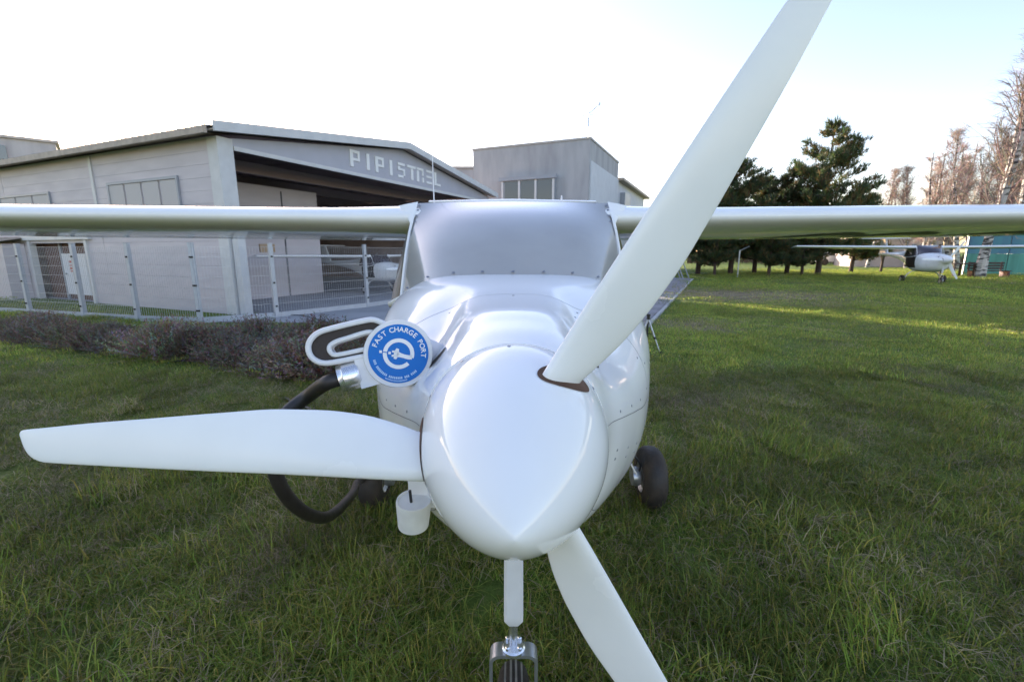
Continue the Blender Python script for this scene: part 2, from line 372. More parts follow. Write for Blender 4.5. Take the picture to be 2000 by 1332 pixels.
# right hand wall, back wall, floor, interior
hbox('wall_far', 'inner', HW - .12, HW, .1, HD, 0, HE)
hbox('wall_back', 'inner', .15, HW - .13, HD - .1, HD, 0, HE)
bk = MB(); bk.add([hp(.1, HD - .05, HE), hp(HW, HD - .05, HE), hp(HW / 2, HD - .05, HA)], [(0, 1, 2)]); bk.build('gable_back', 'inner', hangar, False)
fl = MB(); fl.add([hp(.1, .0, .012), hp(HW, 0, .012), hp(HW, HD, .012), hp(.1, HD, .012)], [(0, 1, 2, 3)]); fl.build('floor', 'apron', hangar, False)
for i in range(7): hbox('roof_beam', 'beam', .2, HW - .2, 1.4 + 2.2 * i, 1.55 + 2.2 * i, HE - .42, HE - .15)
# inner partition with small panes
pt = hbox('partition', 'panel', .35, 5.0, 2.6, 2.68, 0, 3.3)
for a in (.7, 1.7, 2.7): hbox('pane', 'orangepane', a, a + .5, 2.56, 2.598, 1.38, 1.62, pt)
hbox('partition_joint', 'seam', 3.6, 3.64, 2.58, 2.599, 0, 3.2, pt)
shel = hbox('shelf_unit', 'inner', 5.6, 11.5, 13.0, 13.5, 1.0, 1.9)
for i in range(8): hbox('shelf_box', 'orangepane' if i % 2 else 'seam', 5.8 + i * .7, 6.3 + i * .7, 12.9, 12.99, 1.35, 1.75, shel)

# ================================================================== concrete office block
OC = Vector((3.87, 24.0, 0)); office = tag(empty('office_building', OC), 'pale concrete office block with boxed window rising beyond the hangar', 'building')
def ob(name, mt, s0, s1, d0, d1, z0, z1, parent=office):     # s along SD from the corner, d along FD
    mb = MB(); q = lambda s, d, z: SD * s + FD * d + UP * z
    mb.hexa([q(s0, d0, z0), q(s1, d0, z0), q(s1, d1, z0), q(s0, d1, z0), q(s0, d0, z1), q(s1, d0, z1), q(s1, d1, z1), q(s0, d1, z1)])
    return mb.build(name, mt, parent, False)
ob('wall', 'concrete', 0, 6.6, 0, 7.0, 0, 6.83); ob('parapet_cap', 'roof', -.04, 6.64, -.04, 7.04, 6.832, 6.93)
wf = ob('window', 'wframe', 1.72, 4.72, -.30, -.003, 3.6, 5.22)
for i in range(3):
    ob('pane', 'pane', 1.86 + i * .93, 2.66 + i * .93, -.325, -.303, 3.7, 5.02, wf)
for x_ in (1.72, 2.69, 3.62, 4.60): ob('mullion', 'trim', x_, x_ + .11, -.36, -.304, 3.62, 5.04, wf)
ob('window_head', 'wframe', 1.6, 4.84, -.42, -.302, 5.06, 5.25, wf)
ob('side_wing', 'plaster', .05, 6, 7.05, 18.5, 0, 5.82)
ob('wing_roof', 'roof_warm', -.35, 6, 7.08, 19.2, 5.825, 5.98)
ob('plaster_bay', 'plaster', -.06, -.002, .15, 6.98, 0, 5.85)
ob('screen', 'wframe', -.28, .04, 8.2, 10.2, 3.2, 5.2)
vane = MB(); vane.tube([SD * .25 + FD * .4 + UP * 6.9, SD * .25 + FD * .4 + UP * 8.2], .025, 6)
vane.box(SD * .25 + FD * .4 + UP * 7.75, (.1, .1, .45)); vane.tube([SD * .25 + FD * .4 + UP * 8.1, SD * -.25 + FD * .4 + UP * 8.45], .02, 5); vane.box(SD * -.28 + FD * .4 + UP * 8.5, (.14, .05, .14))
vane.tube([SD * .55 + FD * .4 + UP * 8.05, SD * .0 + FD * .4 + UP * 8.05], .015, 5)
vane.build('weather_mast', 'galv', office)
ub = tag(empty('block', (-3.6, 33, 0)), 'low grey rooftop block glimpsed between hangar roof and office', 'building')
mb = MB(); mb.box((0, 0, 3.3), (6, 4, 6.6)); mb.build('wall', 'concrete', ub, False); mb = MB(); mb.box((0, 0, 6.68), (6.2, 4.2, .14)); mb.build('parapet_cap', 'roof', ub, False)
# distant block over the hangar roof at the left
fb = tag(empty('far_building', (-27.3, 29, 0), R(42)), 'grey block with ribbon window rising over the hangar roof', 'building')
mb = MB(); mb.box((-6, 5, 3.85), (12, 10, 7.7)); mb.build('wall', 'concrete', fb, False)
mb = MB(); mb.box((-6, 5, 7.78), (12.3, 10.3, .14)); mb.build('parapet_cap', 'roof', fb, False)
mb = MB(); mb.box((-6.6, -.05, 6.9), (9.0, .08, .75)); wo = mb.build('window', 'pane', fb, False)
for i in range(4):
    mb = MB(); mb.box((-10.4 + i * 2.6, -.11, 6.9), (.12, .04, .78)); mb.build('mullion', 'trim', wo, False)

# ================================================================== fence
fence = tag(empty('fence', (-6.3, 9.05, 0)), 'pale wire mesh fence with square posts round the hangar corner', 'fence')
FH = 1.5
post_mb = MB(); post_mb.box((0, 0, FH / 2 + .03), (.075, .075, FH + .06)); post_mb.box((0, 0, FH + .07), (.085, .085, .015)); post_me = post_mb.mesh('post', 'post', False)
cl_mb = MB(); cl_mb.box((0, -.048, 0), (.035, .022, .035)); clamp_me = cl_mb.mesh('clamp', 'black', False)
def fence_run(pts):
    for i, q in enumerate(pts):
        q = Vector(q); o = link('post', post_me, fence, (q.x, q.y, 0)); nx = Vector(pts[min(i + 1, len(pts) - 1)]) - Vector(pts[max(i - 1, 0)]); an = math.atan2(nx.y, nx.x); o.rotation_euler = (0, 0, an)
        for z in (.25, .75, 1.3): c = link('clamp', clamp_me, o, (0, 0, z))
    for a, b in zip(pts[:-1], pts[1:]):
        a = Vector((*a, 0)); b = Vector((*b, 0)); d = (b - a); L = d.length; d.normalize(); s = d.cross(UP); mb = MB()
        rot = Matrix.Rotation(math.atan2(d.y, d.x), 3, 'Z')
        nn = int(L / .055)
        for k in range(1, nn): mb.box(a + d * (L * k / nn) + UP * (.08 + (FH - .08) / 2), (.004, .004, FH - .08), rot)
        for z in [.1 + .2 * k for k in range(8)]:
            for sg in (-1, 1): mb.box((a + b) / 2 + UP * z + s * sg * .007, (L - .08, .005, .005), rot)
        mb.build('mesh_panel', 'wire', fence, False)
        kb = MB(); kb.box((a + b) / 2 + UP * .04, (L - .08, .05, .14), rot); kb.build('kerb_board', 'post', fence, False)
def gpx(u, v):
    t_ = R(TILT); b = 666 - v; wy = 889 * math.cos(t_) + b * math.sin(t_); wz = b * math.cos(t_) - 889 * math.sin(t_); k = -CAM_H / wz
    return ((u - 1000) * k + 6.3, wy * k - 9.05)
fence_run([gpx(-260, 600), gpx(-80, 606), gpx(60, 613), gpx(166, 620), gpx(271, 627), gpx(392, 631)])
fence_run([gpx(392, 631), gpx(541, 620), gpx(718, 600), gpx(850, 580)])

# ================================================================== light aircraft (local: y aft of the propeller disc, z up, x to the right of the picture)
Y0 = .78; AX = CAM_H - .368           # propeller axis height
ST = [(.885, 1.052, .189, 1.241, .863, 0, 2.0), (.95, 1.04, .217, 1.225, .78, .028, 2.0), (1.05, 1.015, .27, 1.200, .66, .064, 2.05), (1.18, .98, .335, 1.202, .59, .075, 2.1),
      (1.35, .94, .412, 1.250, .55, .036, 2.3), (1.5, .94, .468, 1.298, .52, .006, 2.45), (1.7, .98, .522, 1.333, .50, 0, 2.65), (1.85, 1.0, .543, 1.345, .495, 0, 2.75), (2.05, 1.0, .560, 1.345, .49, 0, 2.8), (2.3, 1.0, .575, 1.36, .49, 0, 2.8),
      (2.6, .95, .565, 1.48, .51, 0, 2.7), (3.1, 1.02, .44, 1.52, .62, 0, 2.2), (3.7, 1.12, .30, 1.46, .80, 0, 2.1), (4.6, 1.20, .17, 1.38, 1.02, 0, 2.0), (5.6, 1.25, .10, 1.34, 1.14, 0, 2.0), (6.7, 1.27, .055, 1.32, 1.21, 0, 2.0)]
FY = [s[0] for s in ST]; FI = [pchip(FY, [s[k] for s in ST]) for k in range(1, 7)]
def fus(y, th, off=0.0):
    zc, hw, zt, zb, b, n = [f_(y) for f_ in FI]
    c, s = math.cos(th), math.sin(th); e = 2 / n
    x = hw * math.copysign(abs(c) ** e, c)
    z = zc + ((zt - zc) if s > 0 else (zc - zb)) * math.copysign(abs(s) ** e, s)
    if s > 0: z += b * math.exp(-(x / .165) ** 6)
    v = Vector((x, y - Y0, z))
    if off:
        ctr = Vector((0, y - Y0, zc)); v = v + (v - ctr).normalized() * off
    return v
def fus_frame(y, th):
    p_ = fus(y, th); a = fus(y, th + .01) - fus(y, th - .01); b = fus(y + .005, th) - fus(y - .005, th)
    n_ = a.cross(b).normalized(); c_ = Vector((0, p_.y, AX))
    if n_.dot(p_ - c_) < 0: n_ = -n_
    return p_, n_

SPT, SPB, SPR = .528, .880, .187
def spin_r(y):
    s = max(0.0, min(1.0, (y - SPT) / (SPB - SPT))); return SPR * math.sin(math.pi / 2 * s) ** .70 if s > 0 else 0
screw_mb = MB(); screw_mb.lathe([(0, .0036), (.0008, .0036), (.0012, .003)], (0, 0, 0), (0, 0, 1), 8, False, True); screw_me = screw_mb.mesh('screw', 'screw')
def put_screw(parent, p_, n_, sc_=1.0):
    o = link('screw', screw_me, parent); o.location = p_; o.rotation_euler = n_.to_track_quat('Z', 'Y').to_euler(); o.scale = (sc_,) * 3; return o

PROP_ANG = [178.2, 58.2, -61.8]
# radius, trailing edge, leading edge (from the pitch axis), pitch, thickness ratio
BST = [(.06, .034, .046, 36, .45), (.12, .034, .049, 34, .38), (.17, .036, .051, 32, .29), (.215, .049, .0505, 29, .22), (.285, .065, .049, 24.5, .165), (.36, .071, .0475, 20.5, .14), (.43, .0705, .0465, 17.5, .125), (.54, .061, .0455, 14.5, .115), (.655, .0485, .044, 12, .105), (.78, .035, .0415, 10, .10),
       (.86, .0245, .039, 9, .095), (.876, .0225, .034, 9, .09), (.888, .021, .025, 9, .09), (.896, .0195, .012, 9, .085), (.901, .0175, -.002, 9, .08), (.9035, .0135, -.009, 9, .07)]
def blade_mesh():
    mb = MB(); fi = [pchip([b[0] for b in BST], [b[k] for b in BST]) for k in (1, 2, 3, 4)]; rings = []
    for r_ in list(np.linspace(.06, .86, 40)) + [.868, .876, .882, .888, .892, .896, .899, .901, .9025, .9035]:
        te, le, pit, th = [q(r_) for q in fi]; c = te + le; tp = c * th; pit = R(pit); ring = []
        for k in range(32):
            a = 2 * math.pi * k / 32; ca, sa = math.cos(a), math.sin(a)
            xx = (te - le) / 2 + c * .5 * math.copysign(abs(ca) ** .9, ca)
            yy = tp * .5 * sa * (1 - .35 * ca) * (1.25 if sa < 0 else .75)
            ring.append(Vector((r_, xx * math.sin(pit) + yy * math.cos(pit), -xx * math.cos(pit) + yy * math.sin(pit))))
        rings.append(ring)
    mb.loft(rings); return mb.mesh('propeller_blade', 'blade', True, 60)
blade_me = blade_mesh()

def airfoil(c, th, n=26):
    out = []
    for k in range(2 * n):
        a = math.pi * k / n; x = .5 * (1 + math.cos(a))
        yt = 5 * th * (.2969 * math.sqrt(x) - .126 * x - .3516 * x * x + .2843 * x ** 3 - .1036 * x ** 4) + .0012
        cam_ = .022 * (1 - ((x - .4) / (.4 if x < .4 else .6)) ** 2)
        out.append((x * c, (cam_ + (yt if k <= n else -yt)) * c))
    return out
def wing_sections(xs, sgn, chord, le, z, th, inc, dih):
    rings = []
    for i, x in enumerate(xs):
        c = chord(x); pts = airfoil(c, th(x)); ci, si = math.cos(R(inc)), math.sin(R(inc))
        rings.append([Vector((sgn * x, le(x) + px * ci + pz * si - Y0, z + dih * max(0, x - .5) + pz * ci - px * si)) for px, pz in pts])
    return rings
WLE, WZ, WINC, DIH = 2.27, 1.580, 6.0, .0105
chord = lambda x: .90 if x < 3 else .90 - .22 * (x - 3) / 2.25

def flat_ribbon(mb, pts, w_, surf):
    """ribbon of local 2-D points mapped through surf(x,y)->Vector"""
    n = len(pts); vs = []
    for i, (x, y) in enumerate(pts):
        x0, y0 = pts[max(0, i - 1)]; x1, y1 = pts[min(n - 1, i + 1)]; l = math.hypot(x1 - x0, y1 - y0) or 1
        nx, ny = -(y1 - y0) / l, (x1 - x0) / l; ww = w_[i] if hasattr(w_, '__len__') else w_
        vs += [surf(x + nx * ww / 2, y + ny * ww / 2), surf(x - nx * ww / 2, y - ny * ww / 2)]
    mb.add(vs, [(2 * i, 2 * i + 1, 2 * i + 3, 2 * i + 2) for i in range(n - 1)])

def make_aircraft():
    root = empty('light_aircraft')
    # ---- spinner with screws and slots
    mb = MB(); N = 40
    prof = [(SPT + (SPB - SPT) * (k / N) ** 1.6, 0) for k in range(N + 1)]
    prof = [(y - Y0, max(spin_r(y), .0004)) for y, _ in prof] + [(SPB + .004 - Y0, SPR - .003), (SPB + .004 - Y0, .12)]
    mb.lathe(prof, (0, 0, AX), (0, 1, 0), 72, True, False)
    sp = mb.build('spinner', 'white', root, True, 50)
    for k in range(12):
        a = R(90 - 30 * k + 3); y = SPB - .016; r_ = spin_r(y)
        put_screw(sp, Vector((math.cos(a) * r_, y - Y0, AX + math.sin(a) * r_)), Vector((math.cos(a), -.15, math.sin(a))), 1.0)
    for ang in PROP_ANG:
        a = R(ang); rot = Matrix.Rotation(-a, 3, 'Y')           # x axis -> blade direction (x cos, z sin)
        o = link('propeller_blade', blade_me, root, (0, 0, AX)); o.rotation_euler = rot.to_euler()
        pit = R(33); ch = Vector((0, math.sin(pit), -math.cos(pit))); nn = Vector((0, math.cos(pit), math.sin(pit))); vs = []
        def onsp(q):
            y = q.y + Y0; ph = math.atan2(q.z, q.x); r_ = spin_r(min(y, SPB)) + .0012
            return Vector((math.cos(ph) * r_, q.y, AX + math.sin(ph) * r_))
        NR = 7
        for j in range(NR + 1):
            for k in range(36):
                t_ = 2 * math.pi * k / 36; f_ = max(.001, j / NR)
                q = rot @ (Vector((.17, 0, 0)) + ch * (.064 * f_ * math.cos(t_)) + nn * (.030 * f_ * math.sin(t_)))
                vs.append(onsp(q))
        sm = MB(); sm.add(vs, [(j * 36 + k, j * 36 + (k + 1) % 36, (j + 1) * 36 + (k + 1) % 36, (j + 1) * 36 + k) for j in range(NR) for k in range(36)])
        sm.build('blade_slot', 'slot', sp)
    bp = MB(); bp.lathe([(SPB + .003 - Y0, .02), (SPB + .003 - Y0, .175), (SPB + .02 - Y0, .175)], (0, 0, AX), (0, 1, 0), 48); bp.build('back_plate', 'seam', root)
    # ---- fuselage and cowling
    def body(ys, cap0, cap1, nth=96):
        mb = MB(); mb.loft([[fus(y, 2 * math.pi * k / nth) for k in range(nth)] for y in ys], cap0, cap1); return mb
    cow = body([.885] + list(np.linspace(.893, 1.3965, 34)), True, False).build('cowling', 'white', root, True, 60)
    fz = body(list(np.linspace(1.3985, 3.3, 60)) + list(np.linspace(3.4, 6.7, 26)), False, True).build('fuselage', 'white', root, True, 60)
    # dark gap between cowling and fuselage, panel seams
    sm = MB(); sm.loft([[fus(1.39, 2 * math.pi * k / 96, -.003) for k in range(96)], [fus(1.405, 2 * math.pi * k / 96, -.004) for k in range(96)]], False, False); sm.build('panel_gap', 'seam', fz)
    for th0, th1, ya, yb in ((math.pi * .985, 0, .91, 1.39), (math.pi * .015, 0, .91, 1.39), (R(-42), 0, .93, 1.39), (R(222), 0, .93, 1.39)):
        sm = MB(); L = [[], []]
        for k in range(24):
            y = ya + (yb - ya) * k / 23; L[0].append(fus(y, th0 - .004, .0006)); L[1].append(fus(y, th0 + .004, .0006))
        sm.loft(L, False, False, False); sm.build('cowl_seam', 'seam', cow)
    for y, ths in ((1.37, [R(q) for q in (-60, -35, -14, 8, 26, 44, 66, 90, 114, 136, 154, 172, 188, 200, 222, 240)]), (1.425, [R(q) for q in (-48, -24, 0, 18, 162, 180, 196, 226)])):
        for th in ths: put_screw(cow if y < 1.39 else fz, *fus_frame(y, th))
    for th in (R(8), R(-12), R(172), R(188), R(-16)):
        for y in (1.02, 1.13, 1.25): put_screw(cow, *fus_frame(y, th))
    for x_, y in ((.17, 1.33), (-.17, 1.33), (0, 1.40)):
        th = math.acos(max(-1, min(1, x_ / .42))); put_screw(cow, *fus_frame(y if y < 1.39 else 1.375, th))
    # cooling inlets on both cowling shoulders: flat patches, shade of the holes painted dark
    for s in (-1, 1):
        mb = MB(); vs = []
        for k in range(20):
            a = 2 * math.pi * k / 20; th = R(90 - s * (41 + 6 * math.cos(a))); y = 1.06 + .022 * math.sin(a) * (1.3 if math.sin(a) > 0 else .5)
            vs.append(fus(y, th, .0015))
        ctr = sum(vs, Vector()) / 20; vs.append(ctr + Vector((0, 0, .001))); mb.add(vs, [(k, (k + 1) % 20, 20) for k in range(20)]); mb.build('inlet', 'dark', cow)
    # ---- windshield
    mb = MB(); rows_ = []
    def skin_z(x, y):
        zc, hw, zt, zb, b_, n = [f_(y) for f_ in FI]; return zc + (zt - zc) * max(0, 1 - (abs(x) / hw) ** n) ** (1 / n)
    def wsh(u, v):
        bx_, by_ = .495 * u, 1.70 + .33 * abs(u) ** 2.2; b = Vector((bx_, by_, skin_z(bx_, by_) - .002)); t_ = Vector((.468 * u, 2.285 + .03 * u * u, 1.652 - .004 * u * u))
        q = b.lerp(t_, v); q += Vector((0, -.055, .045)) * math.sin(math.pi * v) * (1 - .5 * u * u); return q - Vector((0, Y0, 0))
    for j in range(15): rows_.append([wsh(-1 + 2 * k / 40, j / 14) for k in range(41)])
    mb.loft(rows_, False, False, False); wsd = mb.build('windshield', 'shield', root, True, 0)
    for u in np.linspace(-.93, .93, 9): put_screw(wsd, wsh(u, .025) + Vector((0, -.004, .002)), Vector((0, -.6, .8)), 1.6)
    for s in (-1, 1):
        for v in (.72, .80, .88, .95): put_screw(wsd, wsh(s * .965, v) + Vector((0, -.004, .003)), Vector((0, -.7, .7)), 1.6)
    # bright windshield edge painted as added white strips; side windows
    for s in (-1, 1):
        pl = [wsh(s * 1.0, v / 12) for v in range(13)]; mb = MB(); mb.tube([q + Vector((s * .004, .004, 0)) for q in pl], [.007] * 13, 10); mb.build('bright_edge_strip', 'white', root)
        mb = MB(); rr_ = []
        for k in range(15):
            t_ = k / 14; row = []
            for j in range(13):
                v = j / 12; fr = wsh(s * 1.0, v); ba = Vector((s * (.565 - .095 * v), 3.0 - .05 * v - Y0, 1.16 + .40 * v)); q = fr.lerp(ba, t_); q.x += s * .080 * (1 - .85 * v) * math.sin(math.pi * t_ ** .45); q.z -= .05 * (1 - v) * math.sin(math.pi * t_ ** .6); row.append(q)
            rr_.append(row)
        mb.loft(rr_, False, False, False); mb.build('side_window', 'side_glass', root, True, 0)
        fr_ = MB(); fr_.tube([rr_[k][0] + Vector((s * .002, 0, -.004)) for k in range(15)], .012, 8); fr_.tube([rr_[-1][j] for j in range(13)], .016, 8); fr_.build('window_frame', 'white', root)
    # ---- wing
    for s in (-1, 1):
        mb = MB(); xs = [.44, .47, .50, .55, .6, .65, .72, .8] + list(np.linspace(.9, 5.15, 18)) + [5.2, 5.24, 5.25]
        def thf(x): return (.160 if x <= .5 else .160 - .027 * min(1, (x - .5) / .45)) * (1 if x < 5.16 else max(.2, 1 - (x - 5.15) / .12))
        mb.loft(wing_sections(xs, s, chord, lambda x: WLE - .03 * max(0, 1 - max(0, x - .5) / .4) ** 2, WZ, thf, WINC, DIH)); wg = mb.build('wing', 'white', root, True, 50)
        # smooth cheek between wing root and windshield corner
        mb = MB(); cols = []
        for c in range(9):
            t_ = c / 8; colp = []
            for k in range(11):
                v = .56 + .445 * k / 10; w_ = (k / 10) ** 1.6; A = wsh(s * .985, v); B = A + Vector((s * (.004 + .085 * w_), .035 - .060 * w_, .0 - .022 * w_))
                q = A.lerp(B, t_) + Vector((0, -.022 * math.sin(math.pi * t_ * .5 + .6) * (.25 + .75 * w_), .004)); colp.append(q)
            cols.append(colp)
        mb.loft(cols, False, False, False); mb.build('root_fairing', 'white', root, True, 0)
        # flaperon gap under the wing
        def under(x, yc, off=.003, s=s):
            c = chord(x); pts = airfoil(c, .133 if x > .9 else .15, 40); lower = sorted([q for q in pts[41:]] + [pts[40]]); px = yc
            zz = float(np.interp(px, [q[0] for q in lower], [q[1] for q in lower])); ci, si = math.cos(R(WINC)), math.sin(R(WINC))
            return Vector((s * x, WLE + px * ci + zz * si - Y0, WZ + DIH * max(0, x - .5) + zz * ci - px * si - off))
        if s > 0:
            for x0 in (1.62, 2.05, 2.66, 3.15, 3.7):
                mb = MB(); pts = [(x0, .86), (x0 + .05, .70), (x0 + .11, .56), (x0 + .19, .47), (x0 + .28, .43), (x0 + .36, .46), (x0 + .43, .53)]
                flat_ribbon(mb, pts, [.03, .07, .11, .15, .17, .14, .06], under); mb.build('registration_mark', 'reg', wg, True, 0)
        else:
            for x0, x1 in ((1.75, 2.35), (2.45, 3.1), (3.3, 3.9)):
                mb = MB(); flat_ribbon(mb, [(x0 + (x1 - x0) * k / 8, .86 - .16 * (k / 8) ** .7) for k in range(9)], [.01 + .035 * math.sin(math.pi * k / 8) for k in range(9)], under); mb.build('registration_mark', 'reg', wg, True, 0)
    mb = MB(); xs = list(np.linspace(-.475, .475, 9)); mb.loft([[Vector((x, WLE + .012 + px * .96 - Y0, WZ - .016 + pz * .9 - px * .05)) for px, pz in airfoil(.93, .15)] for x in xs]); mb.build('centre_section', 'white', root, True, 50)
    # antennas
    mb = MB(); mb.tube([(-.435, 2.62 - Y0, 1.64), (-.437, 2.62 - Y0, 1.96)], [.004, .0022], 6); mb.build('whip_antenna', 'plastic', root)
    mb = MB(); mb.tube([(.29, 2.75 - Y0, 1.60), (.285, 2.77 - Y0, 1.735)], [.012, .004], 8); mb.build('stub_antenna', 'plastic', root)
    # ---- tail
    def tailsurf(name, secs):       # (origin, chord, thickness, vertical?)
        mb = MB(); mb.loft([[Vector((o_[0] + (pz if vert else 0), o_[1] + px - Y0, o_[2] + (0 if vert else pz))) for px, pz in airfoil(c, th)] for o_, c, th, vert in secs]); return mb.build(name, 'white', root, True, 50)
    tailsurf('fin', [((0, 5.75, 1.2), 1.0, .10, True), ((0, 5.95, 1.6), .8, .10, True), ((0, 6.15, 2.03), .62, .10, True)])
    tailsurf('tailplane', [((-1.1, 6.22, 2.05), .40, .09, False), ((0, 6.12, 2.05), .60, .10, False), ((1.1, 6.22, 2.05), .40, .09, False)])
    # ---- nose gear
    ny = 1.0 - Y0
    mb = MB(); mb.loft([[Vector((x_ * w_, ny + y_ * w_ * 1.2 + (.74 - z) * .02, z)) for x_, y_ in ((-.5, -.5), (-.36, -.62), (.36, -.62), (.5, -.5), (.5, .5), (-.5, .5))] for z, w_ in ((.76, .046), (.70, .046), (.535, .048), (.515, .047), (.495, .030))]); mb.build('nose_leg', 'plastic', root, True, 30)
    mb = MB(); mb.lathe([(0, .011), (.09, .011), (.092, .014), (.10, .014)], (0, ny + .005, .51), (0, 0, -1), 20, True, True); mb.build('nose_piston', 'chrome', root)
    mb = MB(); o_, i_ = [], []
    def arch(w_, top, rc):
        q = [(-w_, .16)]
        for k in range(9):
            a = math.pi - math.pi / 2 * k / 8; q.append((-w_ + rc + rc * math.cos(a), top - rc + rc * math.sin(a)))
        for k in range(9):
            a = math.pi / 2 - math.pi / 2 * k / 8; q.append((w_ - rc + rc * math.cos(a), top - rc + rc * math.sin(a)))
        return q + [(w_, .16)]
    A, B = arch(.062, .412, .026), arch(.0555, .404, .022); rr_ = []
    for (xo, zo), (xi, zi) in zip(A, B): rr_.append([Vector((xo, ny - .022, zo)), Vector((xo, ny + .022, zo)), Vector((xi, ny + .022, zi)), Vector((xi, ny - .022, zi))])
    mb.loft(rr_); fk = mb.build('nose_fork', 'galv', root, True, 30)
    mb = MB(); mb.lathe([(0, .03), (.008, .03), (.012, .026)], (0, ny, .412), (0, 0, 1), 24, True, True); mb.build('fork_flange', 'chrome', fk)
    for k in range(4):
        a = R(45 + 90 * k); mb = MB(); mb.lathe([(0, .006), (.007, .006), (.009, .004)], (math.cos(a) * .022, ny + math.sin(a) * .022, .424), (0, 0, 1), 6, True, True); mb.build('bolt', 'chrome', fk)
    def wheel(c, rad, wid, ribs=False):
        prof = []; rimr = rad * .5
        for k in range(19):
            a = math.pi * k / 18; prof.append((-wid / 2 * math.cos(a), rimr + (rad - rimr) * math.sin(a) ** .55))
        n_ = []
        for h, r_ in prof:
            n_.append((h, r_))
        mb = MB(); mb.lathe(n_, c, (1, 0, 0), 40); ty = mb.build('wheel', 'tyre', root, True, 50)
        mb = MB(); mb.lathe([(-wid * .42, .012), (-wid * .42, rimr * .5), (-wid * .34, rimr * .8), (-wid * .46, rimr * .98), (-wid * .3, rimr * 1.02), (wid * .3, rimr * 1.02), (wid * .46, rimr * .98), (wid * .34, rimr * .8), (wid * .42, rimr * .5), (wid * .42, .012)], c, (1, 0, 0), 28, True, True); mb.build('rim', 'rim', ty)
        gv = MB()
        for off in (-.25, -.08, .08, .25):
            rr2 = rimr + (rad - rimr) * (1 - (2 * off) ** 2) ** .28
            gv.lathe([(off * wid - .003, rr2 + .001), (off * wid + .003, rr2 + .001)], c, (1, 0, 0), 40)
        if ribs: gv.build('tread_groove', 'rim', ty)
        return ty
    wheel((0, ny, .155), .155, .088, True)
    for s in (-1, 1):
        wheel((s * .775, 2.37 - Y0, .172), .172, .125)
        pth = smooth_path([(s * .20, 2.45 - Y0, .53), (s * .42, 2.43 - Y0, .50), (s * .58, 2.40 - Y0, .38), (s * .69, 2.375 - Y0, .20)], 6)
        mb = MB(); rr_ = []
        for q in pth: rr_.append([q + Vector((0, -.05, .010)), q + Vector((0, -.02, .018)), q + Vector((0, .05, .012)), q + Vector((0, .05, -.010)), q + Vector((0, -.02, -.016)), q + Vector((0, -.05, -.008))])
        mb.loft(rr_); mb.build('gear_leg', 'white', root, True, 50)
        mb = MB(); mb.lathe([(-.03, .05), (.0, .055), (.012, .05)], (s * .70, 2.37 - Y0, .175), (s, 0, 0), 20, True, True); mb.build('brake', 'galv', root)
        mb = MB(); mb.tube(smooth_path([(s * .60, 2.33 - Y0, .40), (s * .66, 2.31 - Y0, .33), (s * .70, 2.32 - Y0, .27), (s * .705, 2.35 - Y0, .21)], 6), .006, 6); mb.build('brake_hose', 'black', root)
    return root

ac = make_aircraft(); ac.location = (.004, Y0, 0)
tag(ac, 'glossy white light aircraft close up with three bladed propeller and grey windshield', 'aircraft')
# milky cap hanging under the cowling of the near aircraft
cp = Vector((-.236, .975 - Y0, .815)); mb = MB()
mb.lathe([(-.034, .036), (-.037, .032), (-.034, .036), (.030, .041), (.036, .0395), (.036, .037), (.032, .035), (.031, .001)], cp, (.08, -.12, 1), 40, True, False); lamp = mb.build('hanging_cap', 'pot', ac, True, 40)
mb = MB(); mb.tube([cp + Vector((-.003, -.006, .026)), cp + Vector((-.004, -.010, .062))], .0035, 8); mb.build('pin', 'black', lamp)
mb = MB(); mb.box(cp + Vector((.02, .045, .05)), (.07, .05, .10)); mb.build('bracket', 'plastic', lamp)

# parked aircraft at the right
p2 = copy_tree(ac)
p2.rotation_euler = (0, 0, R(-16))
nw = Matrix.Rotation(R(-16), 3, 'Z') @ Vector((0, .22, 0)); p2.location = Vector((18.2, 19.45, 0)) - nw
tag(p2, 'white light aircraft parked on the lawn before the teal screen, door open', 'aircraft')
for o in list(p2.children):
    b = o.name.split('.')[0]
    if b in ('windshield', 'side_window'):
        o.data = o.data.copy(); o.data.materials[0] = M['shield_dark']
    if b == 'hanging_cap':
        for c in list(o.children): bpy.data.objects.remove(c)
        bpy.data.objects.remove(o)
mb = MB(); r0 = []
for y in np.linspace(2.0, 2.85, 8): r0.append([fus(y, math.pi - th, .004) for th in np.linspace(-.55, .75, 10)])
mb.loft(r0, False, False, False); mb.build('door_shade_patch', 'dark', p2, True, 0)  # dark sheet on the skin, painting the shaded cabin behind the open door
# smaller aircraft inside the hangar
p3 = copy_tree(p2); p3.scale = (.78,) * 3; p3.rotation_euler = (0, 0, R(55)); p3.location = (-3.57, 15.1, .012)
tag(p3, 'white aircraft with T tail standing in the hangar mouth behind the fence', 'aircraft')

